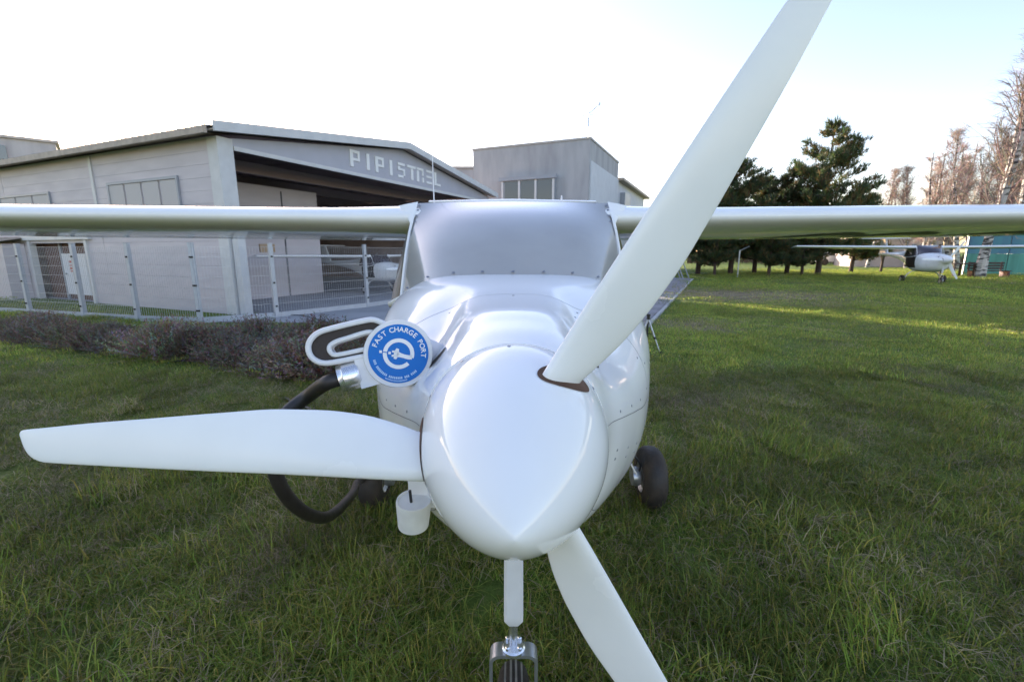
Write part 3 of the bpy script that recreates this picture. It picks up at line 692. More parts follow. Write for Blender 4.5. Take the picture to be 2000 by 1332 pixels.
# ================================================================== charging plug
DC = Vector((-.268, 1.05, CAM_H - .2385)); nrm = (Vector((0, 0, CAM_H)) - DC).normalized(); e1 = Vector((1, 0, 0)); e1 = (e1 - nrm * e1.dot(nrm)).normalized(); e2 = nrm.cross(e1)
PX = .00121
plug = tag(empty('charging_plug', (0, 0, 0)), 'white charging plug with round blue badge and thick black cable', 'charging plug')
def pl(u, v, d=0.0): return DC + e1 * ((u - 775) * PX) + e2 * ((690 - v) * PX) + nrm * d
mb = MB(); mb.lathe([(-.075, .045), (-.06, .06), (-.03, .078), (-.004, .0805), (0, .079), (.0, .001)], DC, nrm, 64, True, False); mb.build('housing', 'plastic', plug, True, 40)
mb = MB(); mb.lathe([(.0008, .0695), (.0014, .0692), (.0014, .0003)], DC, nrm, 64, False, True); badge = mb.build('badge', 'blue', plug, True, 30)
outl = smooth_path([(x, y, 0) for x, y in [(752, 634), (728, 624), (705, 627), (654, 640.5), (627, 650), (613, 664), (609, 679), (614, 695), (626, 705), (641, 708), (662, 705), (700, 697), (735, 690)]], 5)
hole = smooth_path([(x, y, 0) for x, y in [(735, 650), (715, 648), (681, 659), (656, 668), (646, 678), (650, 689), (662, 692), (708, 682), (735, 677)]], 5)
outl = [(q.x, q.y) for q in outl]; hole = [(q.x, q.y) for q in hole]
def resample(P, n):
    P = np.array(P); d = np.r_[0, np.cumsum(np.hypot(*np.diff(P, axis=0).T))]; s = np.linspace(0, d[-1], n); return list(zip(np.interp(s, d, P[:, 0]), np.interp(s, d, P[:, 1])))
A, B = resample(outl, 48), resample(hole, 48)
mb = MB(); mb.loft([[pl(*a, -.018), pl(*a, -.052), pl(*b, -.052), pl(*b, -.018)] for a, b in zip(A, B)]); hd = mb.build('handle', 'grip', plug, True, 30)
for nm, P, d, r_ in (('outer_rim', A, -.013, .0066), ('outer_rim', A, -.058, .0066), ('inner_rim', B, -.014, .0056), ('inner_rim', B, -.057, .0056)):
    mb = MB(); mb.tube([pl(*q, d) for q in P], r_, 10); mb.build(nm, 'plastic', hd)
mb = MB(); mb.loft([[pl(*a, -.016), pl(*a, -.053), pl(a[0] + .5, a[1] + 1.5, -.053), pl(a[0] + .5, a[1] + 1.5, -.016)] for a in A]); mb.build('outer_shell', 'plastic', hd)
mb = MB(); mb.loft([[pl(*a, -.016), pl(*a, -.053), pl(a[0], a[1] + 1.2, -.053), pl(a[0], a[1] + 1.2, -.016)] for a in B]); mb.build('inner_shell', 'plastic', hd)
mb = MB(); fr = [(690, 696), (725, 688), (742, 748), (706, 758)]
mb.hexa([pl(*q, -.055) for q in fr][::-1] + [pl(*q, -.008) for q in fr][::-1]); mb.build('neck', 'plastic', plug, False)
c0, c1_ = pl(702, 727, -.032), pl(664, 739, -.032); ax = (c1_ - c0); L = ax.length
mb = MB(); mb.lathe([(0, .030), (.006, .034), (L * .75, .035), (L * .8, .033), (L, .032), (L, .015)], c0, ax, 32, True, True); mb.build('collar', 'chrome', plug, True, 40)
tp = [pl(842, 668, -.03), pl(868, 690, -.05)]
mb = MB(); mb.lathe([(-.03, .034), (.02, .033), (.05, .031), (.075, .030)], pl(818, 682, -.058), (pl(868, 694, -.105) - pl(818, 682, -.058)), 28, True, True); mb.build('connector', 'plastic', plug, True, 40)
def px(u, v, y):   # ray through a picture point at forward distance y
    t_ = R(TILT); a, b = u - 1000, 666 - v; wy = 889 * math.cos(t_) + b * math.sin(t_); wz = b * math.cos(t_) - 889 * math.sin(t_); k = y / wy
    return Vector((a * k, y, CAM_H + wz * k))
cab = [c1_ - ax.normalized() * .01, c1_ + ax.normalized() * .03, px(606, 770, 1.10), px(556, 812, 1.08), px(531, 870, 1.06), px(540, 930, 1.06), px(565, 975, 1.10), px(600, 1003, 1.18), px(636, 1010, 1.32), px(664, 992, 1.50), px(690, 962, 1.75), px(700, 940, 2.1)]
gp = [Vector((-.85, 2.55, .08)), Vector((-.95, 2.9, .035)), Vector((-1.2, 3.3, .03)), Vector((-1.6, 3.7, .03)), Vector((-2.2, 4.2, .03))]
mb = MB(); mb.tube(smooth_path(cab + gp, 8), .0178, 14); mb.build('cable', 'rubber', plug, True, 60)
# badge print: curved lettering, small arc of print, plug emblem
def disc_pt(x, y, off=.0022): return DC + e1 * x + e2 * y + nrm * off
def text_mesh(ch, size):
    cu = bpy.data.curves.new('t', 'FONT'); cu.body = ch; cu.size = size; cu.align_x = 'CENTER'; cu.offset = size * .018; o = bpy.data.objects.new('t', cu); COL.objects.link(o)
    dg = bpy.context.evaluated_depsgraph_get(); me = bpy.data.meshes.new_from_object(o.evaluated_get(dg)); vs = [v.co.copy() for v in me.vertices]; fs = [tuple(p_.vertices) for p_ in me.polygons]
    bpy.data.objects.remove(o); bpy.data.curves.remove(cu); bpy.data.meshes.remove(me); return vs, fs
def arc_text(s, a0, a1, rad, size, name):
    mb = MB(); wd = [.62 if c == ' ' else (.45 if c == 'I' else 1.0) for c in s]; tot = sum(wd); acc = 0
    for c, w_ in zip(s, wd):
        a = R(a0 + (a1 - a0) * (acc + w_ / 2) / tot); acc += w_
        if c == ' ': continue
        vs, fs = text_mesh(c, size); ra, ta = Vector((math.cos(a), math.sin(a))), Vector((math.sin(a), -math.cos(a)))
        mb.add([disc_pt(*(ra * (rad + q.y) + ta * q.x)) for q in vs], fs)
    mb.build(name, 'print', badge, False)
arc_text('FAST CHARGE PORT', 166, -10, .0520, .0165, 'lettering')
mb = MB()
for k in range(30):
    a = R(196 + 118 * k / 29)
    if k in (3, 12, 21, 25): continue
    hw_ = R(1.45); r0_, r1_ = .0545, .0600
    mb.add([disc_pt(math.cos(a + d) * r_, math.sin(a + d) * r_) for d, r_ in ((-hw_, r0_), (hw_, r0_), (hw_, r1_), (-hw_, r1_))], [(0, 1, 2, 3)])
for k in range(18):
    a = R(243 + 44 * k / 17); hw_ = R(.9); r0_, r1_ = .0628, .0655
    mb.add([disc_pt(math.cos(a + d) * r_, math.sin(a + d) * r_) for d, r_ in ((-hw_, r0_), (hw_, r0_), (hw_, r1_), (-hw_, r1_))], [(0, 1, 2, 3)])
mb.build('small_print', 'pale_blue', badge, False)
mb = MB(); sf = lambda x, y: disc_pt(x, y)
flat_ribbon(mb, [(.0315 * math.cos(R(a)), .0315 * math.sin(R(a))) for a in range(-18, 318, 4)], .0092, sf)
flat_ribbon(mb, [(.0305, -.0085), (.022, -.0085), (.012, -.006), (.004, -.0035), (-.004, -.001)], [.010, .010, .009, .010, .014], sf)
flat_ribbon(mb, [(-.002, .012), (-.005, .004), (-.006, -.004), (-.0085, -.0125)], [.006, .011, .011, .006], sf)
flat_ribbon(mb, [(-.006, .004), (-.015, .0055)], .0045, sf); flat_ribbon(mb, [(-.007, -.004), (-.016, -.005)], .0045, sf)
flat_ribbon(mb, [(-.044, .005), (-.038, .0045)], .006, sf); flat_ribbon(mb, [(-.0235, .0025), (-.018, .001)], .006, sf)
mb.build('emblem', 'print', badge, False)
mb = MB(); flat_ribbon(mb, [(-.038, .0045), (-.0235, .0025)], .0022, lambda x, y: disc_pt(x, y, .0028)); mb.build('emblem_pin', 'blue', badge, False)

# ================================================================== tripod by the fuselage
tr = tag(empty('tripod', (1.92, 6.35, 0)), 'small black and grey tripod standing on the grass beside the path', 'tripod')
mb = MB(); mb.lathe([(0, .022), (.05, .022), (.055, .03), (.075, .03), (.08, .018)], (0, 0, .47), (0, 0, 1), 14, True, True); mb.build('head', 'black', tr)
for k in range(3):
    a = R(-35 + 120 * k); ft = Vector((math.cos(a) * .20, math.sin(a) * .20, 0)); tp_ = Vector((0, 0, .48)); md = tp_.lerp(ft, .55)
    mb = MB(); mb.tube([tp_, md], .013, 8); lg = mb.build('leg', 'galv', tr); mb = MB(); mb.tube([md, ft], .009, 8); mb.build('leg_tube', 'galv', lg); mb = MB(); mb.tube([md + (tp_ - md) * .06, md - (tp_ - md) * .06], .02, 8); mb.build('clip', 'black', lg)
    mb = MB(); mb.tube([ft + Vector((0, 0, .04)), ft], .015, 8); mb.build('foot', 'black', lg)
    mb = MB(); mb.tube([Vector((0, 0, .27)), tp_.lerp(ft, .42)], .006, 6); mb.build('brace', 'black', tr)
mb = MB(); mb.tube([(0, 0, .22), (0, 0, .48)], .011, 8); mb.build('column', 'black', tr)
# steel trestles at the end of the path
for i in range(3):
    q = Vector((8.0, 22.6, 0)) + SD * (.42 * i) + FD * (.12 * i)
    t_ = tag(empty('steel_trestle', q, rot_fd + R(20)), ['rightmost of the grey triangular steel trestles at the path end', 'middle grey triangular steel trestle at the path end', 'leftmost grey triangular steel trestle, half behind the propeller blade'][i], 'trestle', 'trestles at the path end')
    mb = MB(); mb.tube([(-.1, 0, 1.25), (.45, 0, .03)], .03, 6); mb.build('stile', 'wframe', t_); mb = MB(); mb.tube([(-.1, 0, 1.25), (-.35, 0, .03)], .03, 6); mb.build('stile', 'wframe', t_)
    mb = MB(); mb.tube([(-.35, 0, .05), (.45, 0, .05)], .03, 6); mb.build('base_bar', 'wframe', t_); mb = MB(); mb.tube([(.2, 0, 1.25), (.7, .0, .1)], .025, 6); mb.build('brace', 'wframe', t_)
# thin wire on the apron
mb = MB(); mb.tube(smooth_path([px(455, 570, 12.0) * 1 , px(490, 600, 10.9), px(530, 612, 10.2), px(590, 616, 9.9), px(640, 630, 9.0), px(700, 640, 8.5), px(760, 645, 8.3)], 6), .012, 6)
for i, v in enumerate(mb.v): mb.v[i] = (v[0], v[1], max(.02, min(v[2], .035)))
tag(mb.build('ground_wire', 'black'), 'thin dark wire lying across the concrete by the fence', 'wire')

# ================================================================== lavender bushes
def lav_mesh(seed):
    r = random.Random(seed); mb = MB()
    for i in range(1300):
        a = r.uniform(0, 6.283); el = math.acos(r.uniform(.12, 1)); L = r.uniform(.34, .50) * (1 - .12 * el / 1.57)
        d = Vector((math.cos(a) * math.sin(el), math.sin(a) * math.sin(el), math.cos(el)))
        b = Vector((r.gauss(0, .10), r.gauss(0, .10), 0)); tip = b + d * L; tip.z = max(.03, tip.z)
        k = r.random(); col = (.17, .125, .095) if k < .40 else ((.22, .20, .165) if k < .75 else ((.13, .07, .04) if k < .9 else (.12, .14, .075)))
        col = tuple(c * r.uniform(.7, 1.3) for c in col)
        w_ = r.uniform(.002, .004); s = d.orthogonal().normalized(); s = (Matrix.Rotation(r.uniform(0, 6.28), 3, d) @ s) * w_; md = b.lerp(tip, .6) + Vector((r.gauss(0, .015), r.gauss(0, .015), 0))
        mb.add([b - s, b + s, md - s, md + s, tip], [(0, 1, 3, 2), (2, 3, 4)], col)
        for j in range(10):
            t_ = r.uniform(.35, 1.02); q = b.lerp(tip, t_); dd = Vector((r.gauss(0, 1), r.gauss(0, 1), r.gauss(.5, .8))).normalized() * r.uniform(.02, .045); ss = dd.orthogonal().normalized() * .0055
            mb.add([q - ss, q + ss, q + dd], [(0, 1, 2)], tuple(c * r.uniform(.8, 1.5) for c in col))
    return mb.mesh('twigs', 'lav', False)
LV = [lav_mesh(k) for k in range(3)]
core_mb = MB(); core_mb.lathe([(0, .12), (.08, .20), (.16, .19), (.24, .10), (.27, .01)], (0, 0, 0), (0, 0, 1), 12, True, True); core_me = core_mb.mesh('stems', 'wood')
def bush(x, y, s, sz, k, row):
    o = empty('lavender_bush', (x, y, 0), rng.uniform(0, 6.28)); o.scale = (s, s, sz); link('twigs', LV[k % 3], o); link('stems', core_me, o)
    tag(o, 'dry brown lavender bush in the front row of the bed, next to the lawn' if row == 0 else 'dry brown lavender bush in the back row of the bed, next to the fence', 'bush', 'lavender bushes of the front row' if row == 0 else 'lavender bushes of the back row')
k = 0
for row, (xa, ya, xb, yb, n_) in enumerate(((-8.6, 7.5, -1.9, 5.15, 15), (-8.8, 8.2, -2.0, 6.0, 12))):
    for i in range(n_):
        f_ = i / (n_ - 1)
        x = xa + (xb - xa) * f_ + rng.uniform(-.1, .1); y = ya + (yb - ya) * f_ + rng.uniform(-.12, .12)
        s = rng.uniform(.8, 1.05) * (1.12 if f_ > .5 else .92)
        if row == 1 and .18 < f_ < .62: s *= .62
        bush(x, y, s, s * rng.uniform(.9, 1.1), k, row); k += 1

# ================================================================== trees
def pine_meshes(seed, H, spread, low=.16, dens=1.0, conic=1.0):
    r = random.Random(seed); tk = MB(); cr = MB()
    ph = r.uniform(0, 6); top = []
    for i in range(12):
        z = H * i / 11; top.append(Vector((.10 * math.sin(ph + z * .7) * z / H * 2, .10 * math.cos(ph + z * .6) * z / H * 2, z)))
    tk.tube(top, [.17 * (H / 8) * (1 - .9 * i / 11) + .015 for i in range(12)], 9)
    def tpos(z): i = min(10, int(z / H * 11)); return top[i].lerp(top[i + 1], z / H * 11 - i)
    def tuft(q, d, sz, lit):
        base = r.choice([(.075, .105, .045), (.09, .115, .042), (.062, .09, .048), (.16, .12, .05)]); base = tuple(c * lit for c in base)
        for j in range(11):
            dd = (d + Vector((r.gauss(0, .55), r.gauss(0, .55), r.gauss(.12, .5)))).normalized() * sz * r.uniform(.6, 1.15); ss = dd.cross(Vector((r.gauss(0, 1), r.gauss(0, 1), r.gauss(0, 1)))).normalized() * sz * .085
            o = q + Vector((r.gauss(0, .04), r.gauss(0, .04), r.gauss(0, .04)))
            cr.add([o - ss * .5, o + ss * .5, o + dd * .6 + ss, o + dd], [(0, 1, 2, 3)], tuple(c * r.uniform(.75, 1.3) for c in base))
    z = H * low
    while z < H * .985:
        f_ = (z / H - low) / (1 - low); L = spread * ((1 - f_) ** .75 * conic + (1 - conic) * (1 - f_ ** 3)) + .25
        for k in range(r.randint(4, 6)):
            if r.random() < .12: continue
            a = r.uniform(0, 6.283); Lk = L * r.uniform(.6, 1.15); st = tpos(z); pts = [st]
            for j in range(1, 6):
                t_ = j / 5; pts.append(st + Vector((math.cos(a + .25 * t_) * Lk * t_, math.sin(a + .25 * t_) * Lk * t_, Lk * (.05 * t_ + .30 * t_ * t_))))
            tk.tube(pts, [.035 * (1 - .75 * j / 5) * (.5 + L / spread * .6) for j in range(6)], 5, False)
            n_ = max(4, int(Lk * 13 * dens))
            for j in range(n_):
                t_ = .25 + .75 * (j + r.random()) / n_; i = min(4, int(t_ * 5)); q = pts[i].lerp(pts[i + 1], t_ * 5 - i); side = Vector((r.gauss(0, 1), r.gauss(0, 1), r.gauss(.25, .4))).normalized()
                q2 = q + side * r.uniform(.05, .45) * (1.1 - .6 * t_) * min(1.2, L * .6)
                tuft(q2, (side * .5 + Vector((math.cos(a) * .4, math.sin(a) * .4, .7))).normalized(), r.uniform(.24, .40), 1)
        z += H * .052 * r.uniform(.8, 1.2)
    tuft(top[-1], UP, .45, 1)
    return tk.mesh('trunk', 'bark'), cr.mesh('crown', 'needle', False)
PV = [pine_meshes(3, 8.4, 3.3, .14, 1.5, .75), pine_meshes(11, 6.6, 2.3, .17, 1.25, .5), pine_meshes(23, 6.0, 1.9, .15, 1.3, .6)]
def at(u, y): return (u - 1000) / 896 * y
def pine(u, y, k, s, label, rz=0.0, slim=1.0):
    o = empty('pine_tree', (at(u, y), y, 0), rz); o.scale = (s * slim, s * slim, s); link('trunk', PV[k][0], o); link('crown', PV[k][1], o); tag(o, label, 'tree', 'pines at the lawn edge')
pine(1596, 27, 0, 1.0, 'tallest open crowned pine rising above the aircraft wing', .4, .84)
pine(1535, 28, 1, .92, 'broad sunlit pine just left of the tallest pine', 1.0)
pine(1425, 27, 1, 1.0, 'dark dense pine beside the upright propeller blade', 2.2)
pine(1472, 29, 2, .98, 'smaller dark pine between two taller dense pines', .3)
pine(1362, 28, 2, 1.1, 'dark pine over the path end, mostly behind the propeller blade', 3)
pine(1500, 25.8, 2, .66, 'low spreading pine under the larger pines with bare lower trunk', 4)
pine(1660, 30, 2, .92, 'dark leaning pine at the right end of the row', 5)
pine(1565, 26.4, 2, .6, 'low dark pine in front of the tallest pine', 2)
pine(1395, 26.2, 2, .62, 'low dark pine nearest the steel trestles', 1)

def birch_meshes(seed, H, forks=1, spread=1.0, twig=(.27, .205, .18)):
    r = random.Random(seed); tk = MB(); cr = MB()
    def jit(d, s): return (d + Vector((r.gauss(0, s), r.gauss(0, s), r.gauss(0, s)))).normalized()
    for fk in range(forks):
        lean = Vector((r.gauss(0, .06) + (.12 * (fk - (forks - 1) / 2)), r.gauss(0, .06), 1)).normalized(); q = Vector((.15 * (fk - (forks - 1) / 2), 0, 0)); tr_ = [q.copy()]; d = lean; hh = H * r.uniform(.85, 1)
        for i in range(12): d = jit(d + UP * .06, .035); q = q + d * hh / 12; tr_.append(q.copy())
        tk.tube(tr_, [.16 * H / 10 * (1 - .93 * i / 12) + .012 for i in range(13)], 8)
        for b in range(36 if forks < 4 else 20):
            t_ = r.uniform(.16, .98); i = min(11, int(t_ * 12)); s0 = tr_[i].lerp(tr_[i + 1], t_ * 12 - i); a = r.uniform(0, 6.283); L = (1.15 - t_) * H * .30 * spread * r.uniform(.6, 1.2)
            d = Vector((math.cos(a) * .62, math.sin(a) * .62, .78)).normalized(); pts = [s0]; q = s0.copy()
            for j in range(6): d = jit(d + UP * .12, .09); q = q + d * L / 6; pts.append(q.copy())
            c_ = tuple(c * r.uniform(1.0, 1.5) for c in twig)
            cr.tube(pts, [.030 * (1.1 - t_) * (1 - .8 * j / 6) + .006 for j in range(7)], 4, False, c_)
            for s_ in range(9):
                tt = r.uniform(.2, 1); i = min(5, int(tt * 6)); st = pts[i].lerp(pts[i + 1], tt * 6 - i); d2 = jit(d, .75); l2 = L * r.uniform(.22, .5); p2_ = [st, st + d2 * l2 * .5, st + d2 * l2 + Vector((0, 0, -.05 * l2))]
                cc = tuple(c * r.uniform(.75, 1.25) for c in twig); cr.tube(p2_, [.010, .008, .005], 3, False, cc)
                for u_ in range(8):
                    st2 = p2_[0].lerp(p2_[2], r.uniform(.25, 1)); d3 = jit(d2 + Vector((0, 0, .1)), .95); l3 = r.uniform(.25, .65); e_ = st2 + d3 * l3 + Vector((0, 0, -.03)); sd_ = d3.orthogonal().normalized() * .0046; md = st2.lerp(e_, .55) + Vector((0, 0, .04))
                    cr.add([st2 - sd_, st2 + sd_, md + sd_, md - sd_, e_], [(0, 1, 2, 3), (3, 2, 4)], tuple(c * r.uniform(.7, 1.3) for c in twig))
    return tk.mesh('trunk', 'birch'), cr.mesh('crown', 'twig', False)
BV = [birch_meshes(5, 11.0, 2, .9), birch_meshes(8, 9.0, 1, 1.1), birch_meshes(14, 7.6, 4, .75, (.27, .195, .17))]
def birch(u, y, k, s, label, rz=0.0, group='bare birches behind the parked aircraft'):
    o = empty('birch_tree', (at(u, y), y, 0), rz); o.scale = (s,) * 3; link('trunk', BV[k][0], o); link('crown', BV[k][1], o); tag(o, label, 'tree', group)
birch(1912, 24.6, 0, 1.15, 'tall bare twin trunk birch with dappled bark before the teal screen', .2)
birch(1975, 28, 0, 1.3, 'tallest bare birch, at the right edge of the picture', 2.0)
birch(1866, 32, 1, 1.2, 'slender bare birch left of the tall twin trunk birch', 1.0)
birch(1800, 34, 2, 1.15, 'spreading reddish bare birch right of the pines', .5)
birch(1840, 38, 2, 1.35, 'broad reddish bare birch behind the slender birch', 3.5)
birch(1766, 38, 1, 1.0, 'thin pale bare tree beside the reddish birches', 2.2)
birch(1690, 40, 1, 1.0, 'thin pale bare tree just right of the pines', 4.2)
birch(1945, 33, 2, 1.4, 'bushy reddish bare birch behind the teal screen', 1.9)
birch(1730, 44, 2, 1.1, 'rusty bare tree between the two thin pale trees', 5.1)
birch(1895, 42, 2, 1.5, 'hazy reddish bare birch farthest back behind the twin trunk birch', 2.6)
# dry scrub behind the lawn: one mass
r = random.Random(77); mb = MB()
for i in range(9000):
    u = r.uniform(1340, 2080); y = r.uniform(50, 62); x = at(u, y); h = r.uniform(.4, 3.4) * (.6 + .4 * math.sin(u * .05)) ; b = Vector((x, y, r.uniform(0, h * .7))); d = Vector((r.gauss(0, .35), r.gauss(0, .35), 1)).normalized() * r.uniform(.3, .9); s = Vector((.03, 0, 0))
    c = r.choice([(.16, .10, .08), (.11, .09, .06), (.09, .10, .05), (.20, .14, .10)]); mb.add([b - s, b + s, b + d], [(0, 1, 2)], tuple(q * r.uniform(.7, 1.2) for q in c))
tag(mb.build('far_scrub', 'twig', None, False), 'dry brown scrub along the far edge of the lawn', 'scrub', kind='stuff')

# ================================================================== things beyond the lawn
ts = tag(empty('teal_screen', (at(1880, 27.5), 27.5, 0), R(-14)), 'tall teal and green sheet screen at the right edge', 'screen')
mbp = MB(); mbp.box((0, 0, .62), (1.96, .04, 1.24)); lo_me = mbp.mesh('green_sheet', 'greensheet', False); mbp = MB(); mbp.box((0, 0, 2.0), (1.96, .035, 1.5)); hi_me = mbp.mesh('teal_sheet', 'teal', False)
mbp = MB(); mbp.box((0, 0, 1.42), (.06, .08, 2.84)); ps_me = mbp.mesh('post', 'galv', False)
for i in range(10):
    link('green_sheet', lo_me, ts, (1 + 2 * i, rng.uniform(-.01, .01), 0)); link('teal_sheet', hi_me, ts, (1 + 2 * i, rng.uniform(-.01, .01), 0)); link('post', ps_me, ts, (2 * i, .07, 0))
hs = tag(empty('small_house', (at(1740, 41), 41, 0), R(-16)), 'small pale pink house beyond the parked aircraft', 'house')
mb = MB(); mb.box((0, 2, 1.5), (6.4, 4, 3.0)); mb.build('wall', 'pink', hs, False)
mb = MB(); mb.hexa([Vector(q) for q in ((-3.5, -.3, 3.0), (3.5, -.3, 3.0), (3.5, 4.3, 3.0), (-3.5, 4.3, 3.0), (-3.2, 1.9, 4.3), (3.2, 1.9, 4.3), (3.2, 2.1, 4.3), (-3.2, 2.1, 4.3))]); mb.build('roof', 'roof', hs, False)
mb = MB(); mb.box((-2.2, -.03, 1.75), (.85, .05, .95)); wi = mb.build('window', 'trim', hs, False)
for dx in (-.2, .2): mb = MB(); mb.box((-2.2 + dx, -.065, 1.75), (.34, .015, .82)); mb.build('pane', 'pane', wi, False)
mb = MB(); mb.box((1.6, -.03, 1.0), (.9, .05, 2.0)); mb.build('door', 'wframe', hs, False)
car = tag(empty('parked_car', (at(1618, 47), 47, 0), R(8)), 'white parked car half hidden beyond the pine trunks', 'car')
mb = MB(); prof = [(-2.1, .35), (-2.1, .75), (-1.3, .9), (-.7, 1.38), (.9, 1.42), (1.7, 1.0), (2.1, .9), (2.1, .35)]
mb.loft([[Vector((x, y, z)) for x, z in prof] for y in (-.82, .82)]); mb.build('body', 'carpaint', car, True, 30)
mb = MB(); pw = [(-1.1, .93), (-.6, 1.32), (.85, 1.35), (1.5, 1.0)]; mb.loft([[Vector((x, y, z)) for x, z in pw] for y in (-.835, .835)]); mb.build('side_window', 'pane', car, False)
for x in (-1.35, 1.3):
    for s in (-1, 1): mb = MB(); mb.lathe([(-.1, .1), (-.1, .3), (-.07, .33), (.07, .33), (.1, .3), (.1, .1)], (x, s * .78, .33), (0, 1, 0), 18, True, True); mb.build('wheel', 'tyre', car)
tb = tag(empty('garden_table', (at(1866, 24.8), 24.8, 0), R(10)), 'dark table standing behind the parked aircraft nose', 'table')
mb = MB(); mb.box((0, 0, .74), (1.5, .8, .06)); mb.build('tabletop', 'wood', tb, False)
for sx in (-1, 1):
    for sy in (-1, 1): mb = MB(); mb.box((sx * .66, sy * .33, .355), (.07, .07, .71)); mb.build('leg', 'wood', tb, False)
bh = tag(empty('garden_bench', (at(1930, 24.9), 24.9, 0), R(-6)), 'low dark bench with maroon base beside the birch trunks', 'bench')
for i in range(3): mb = MB(); mb.box((0, -.15 + .16 * i, .36), (1.8, .13, .04)); mb.build('seat_slat', 'wood', bh, False)
for i in range(3): mb = MB(); mb.box((0, .28, .48 + .14 * i), (1.8, .03, .10)); mb.build('back_slat', 'wood', bh, False)
for s in (-1, 1): mb = MB(); mb.box((s * .8, .04, .17), (.08, .5, .34)); mb.build('leg', 'maroon', bh, False); mb = MB(); mb.box((s * .8, .31, .52), (.07, .03, .62)); mb.build('back_post', 'maroon', bh, False)
lp = tag(empty('thin_post', (at(1440, 25), 25, 0)), 'thin grey post with a short slanted arm before the dark pines', 'post')
mb = MB(); mb.tube([(0, 0, 0), (0, 0, 1.45)], .035, 8); mb.build('pole', 'galv', lp); mb = MB(); mb.tube([(0, 0, 1.42), (.5, 0, 1.66)], .025, 6); mb.build('arm', 'galv', lp)
sp_ = tag(empty('sapling', (at(1718, 30.5), 30.5, 0)), 'small forked sapling before the pink house', 'sapling')
mb = MB(); mb.tube([(0, 0, 0), (.03, 0, .7), (.22, 0, 2.1)], [.09, .07, .02], 7); mb.tube([(.03, 0, .7), (-.25, 0, 1.5), (-.3, 0, 2.2)], [.06, .035, .015], 6); mb.tube([(.1, 0, 1.2), (.4, 0, 1.7), (.42, .1, 2.3)], [.035, .025, .01], 5); mb.build('trunk', 'bark', sp_)

# ================================================================== grass
def clump(seed, n, rad, h0, h1, wd, straw, lean, cm=1.0):
    r = random.Random(seed); mb = MB()
    for i in range(n):
        a = r.uniform(0, 6.283); q = Vector((math.cos(a), math.sin(a), 0)) * rad * math.sqrt(r.random()); az = r.uniform(0, 6.283); L = r.uniform(h0, h1); le = r.uniform(.1, lean); dry = r.random() < straw
        if dry: le = r.uniform(.9, 1.8); k = r.uniform(.6, 1.2); col = (.46 * k, .37 * k, .23 * k)
        else:
            k = r.uniform(.6, 1.4) * cm * 1.25; y_ = r.random() ** 2; col = ((.108 + .13 * y_) * k, (.165 + .03 * y_) * k, (.026 + .018 * y_) * k)
        d = Vector((math.cos(az), math.sin(az), 0)); w_ = wd * r.uniform(.6, 1.2) * (.9 if dry else 1); s = Vector((-d.y, d.x, 0)) * w_ / 2; vs = []; p_ = q.copy(); ang = le * .35
        tw = r.uniform(-.5, .5)
        for j in range(4):
            if j < 3: ss = s * (1 - .22 * j); vs += [p_ - ss, p_ + ss]
            else: vs.append(p_)
            p_ = p_ + (d * math.sin(ang) + UP * math.cos(ang)) * L / 3; ang += le * .55; d = (d + Vector((-d.y, d.x, 0)) * tw * .3).normalized()
            if p_.z < .008: p_.z = .008
        mb.add(vs, [(0, 1, 3, 2), (2, 3, 5, 4), (4, 5, 6)], col)
    return mb.mesh('grass_clump', 'grass', True, 0)
gcol = bpy.data.collections.new('grass_clumps')
specs = [(900, .30, .06, .16, .0048, .11, 1.8, 1.25), (900, .30, .05, .14, .0044, .16, 2.0, 1.25), (800, .30, .08, .23, .0048, .14, 2.2, 1.2), (800, .30, .05, .13, .0042, .26, 2.1, 1.2), (720, .30, .05, .14, .0042, .50, 2.0, 1.1),   # near 0-4
         (620, .50, .035, .08, .0075, .04, 2.0, 1.7), (560, .50, .03, .07, .0075, .09, 2.0, 1.7), (480, .50, .03, .07, .0065, .6, 1.7, 1.4),                                   # mid 5-7
         (600, 1.0, .035, .07, .015, .02, 2.0, 1.7), (480, 1.0, .03, .06, .013, .7, 1.6, 1.5)]                                                                         # far 8-9
for i, s in enumerate(specs): o = bpy.data.objects.new('clump_%02d' % i, clump(100 + i, *s)); gcol.objects.link(o)
nr = np.random.default_rng(5)
def vnoise(x, y, sc_):
    return np.sin(x * sc_ * 1.3 + 1.7 * np.sin(y * sc_ * .9)) * np.cos(y * sc_ * 1.1 + 1.3 * np.sin(x * sc_ * .7 + 2)) 
Pn = np.array([P0.x, P0.y]); fd = np.array([FD.x, FD.y]); sdv = np.array([SD.x, SD.y]); hc = np.array([HC.x, HC.y])
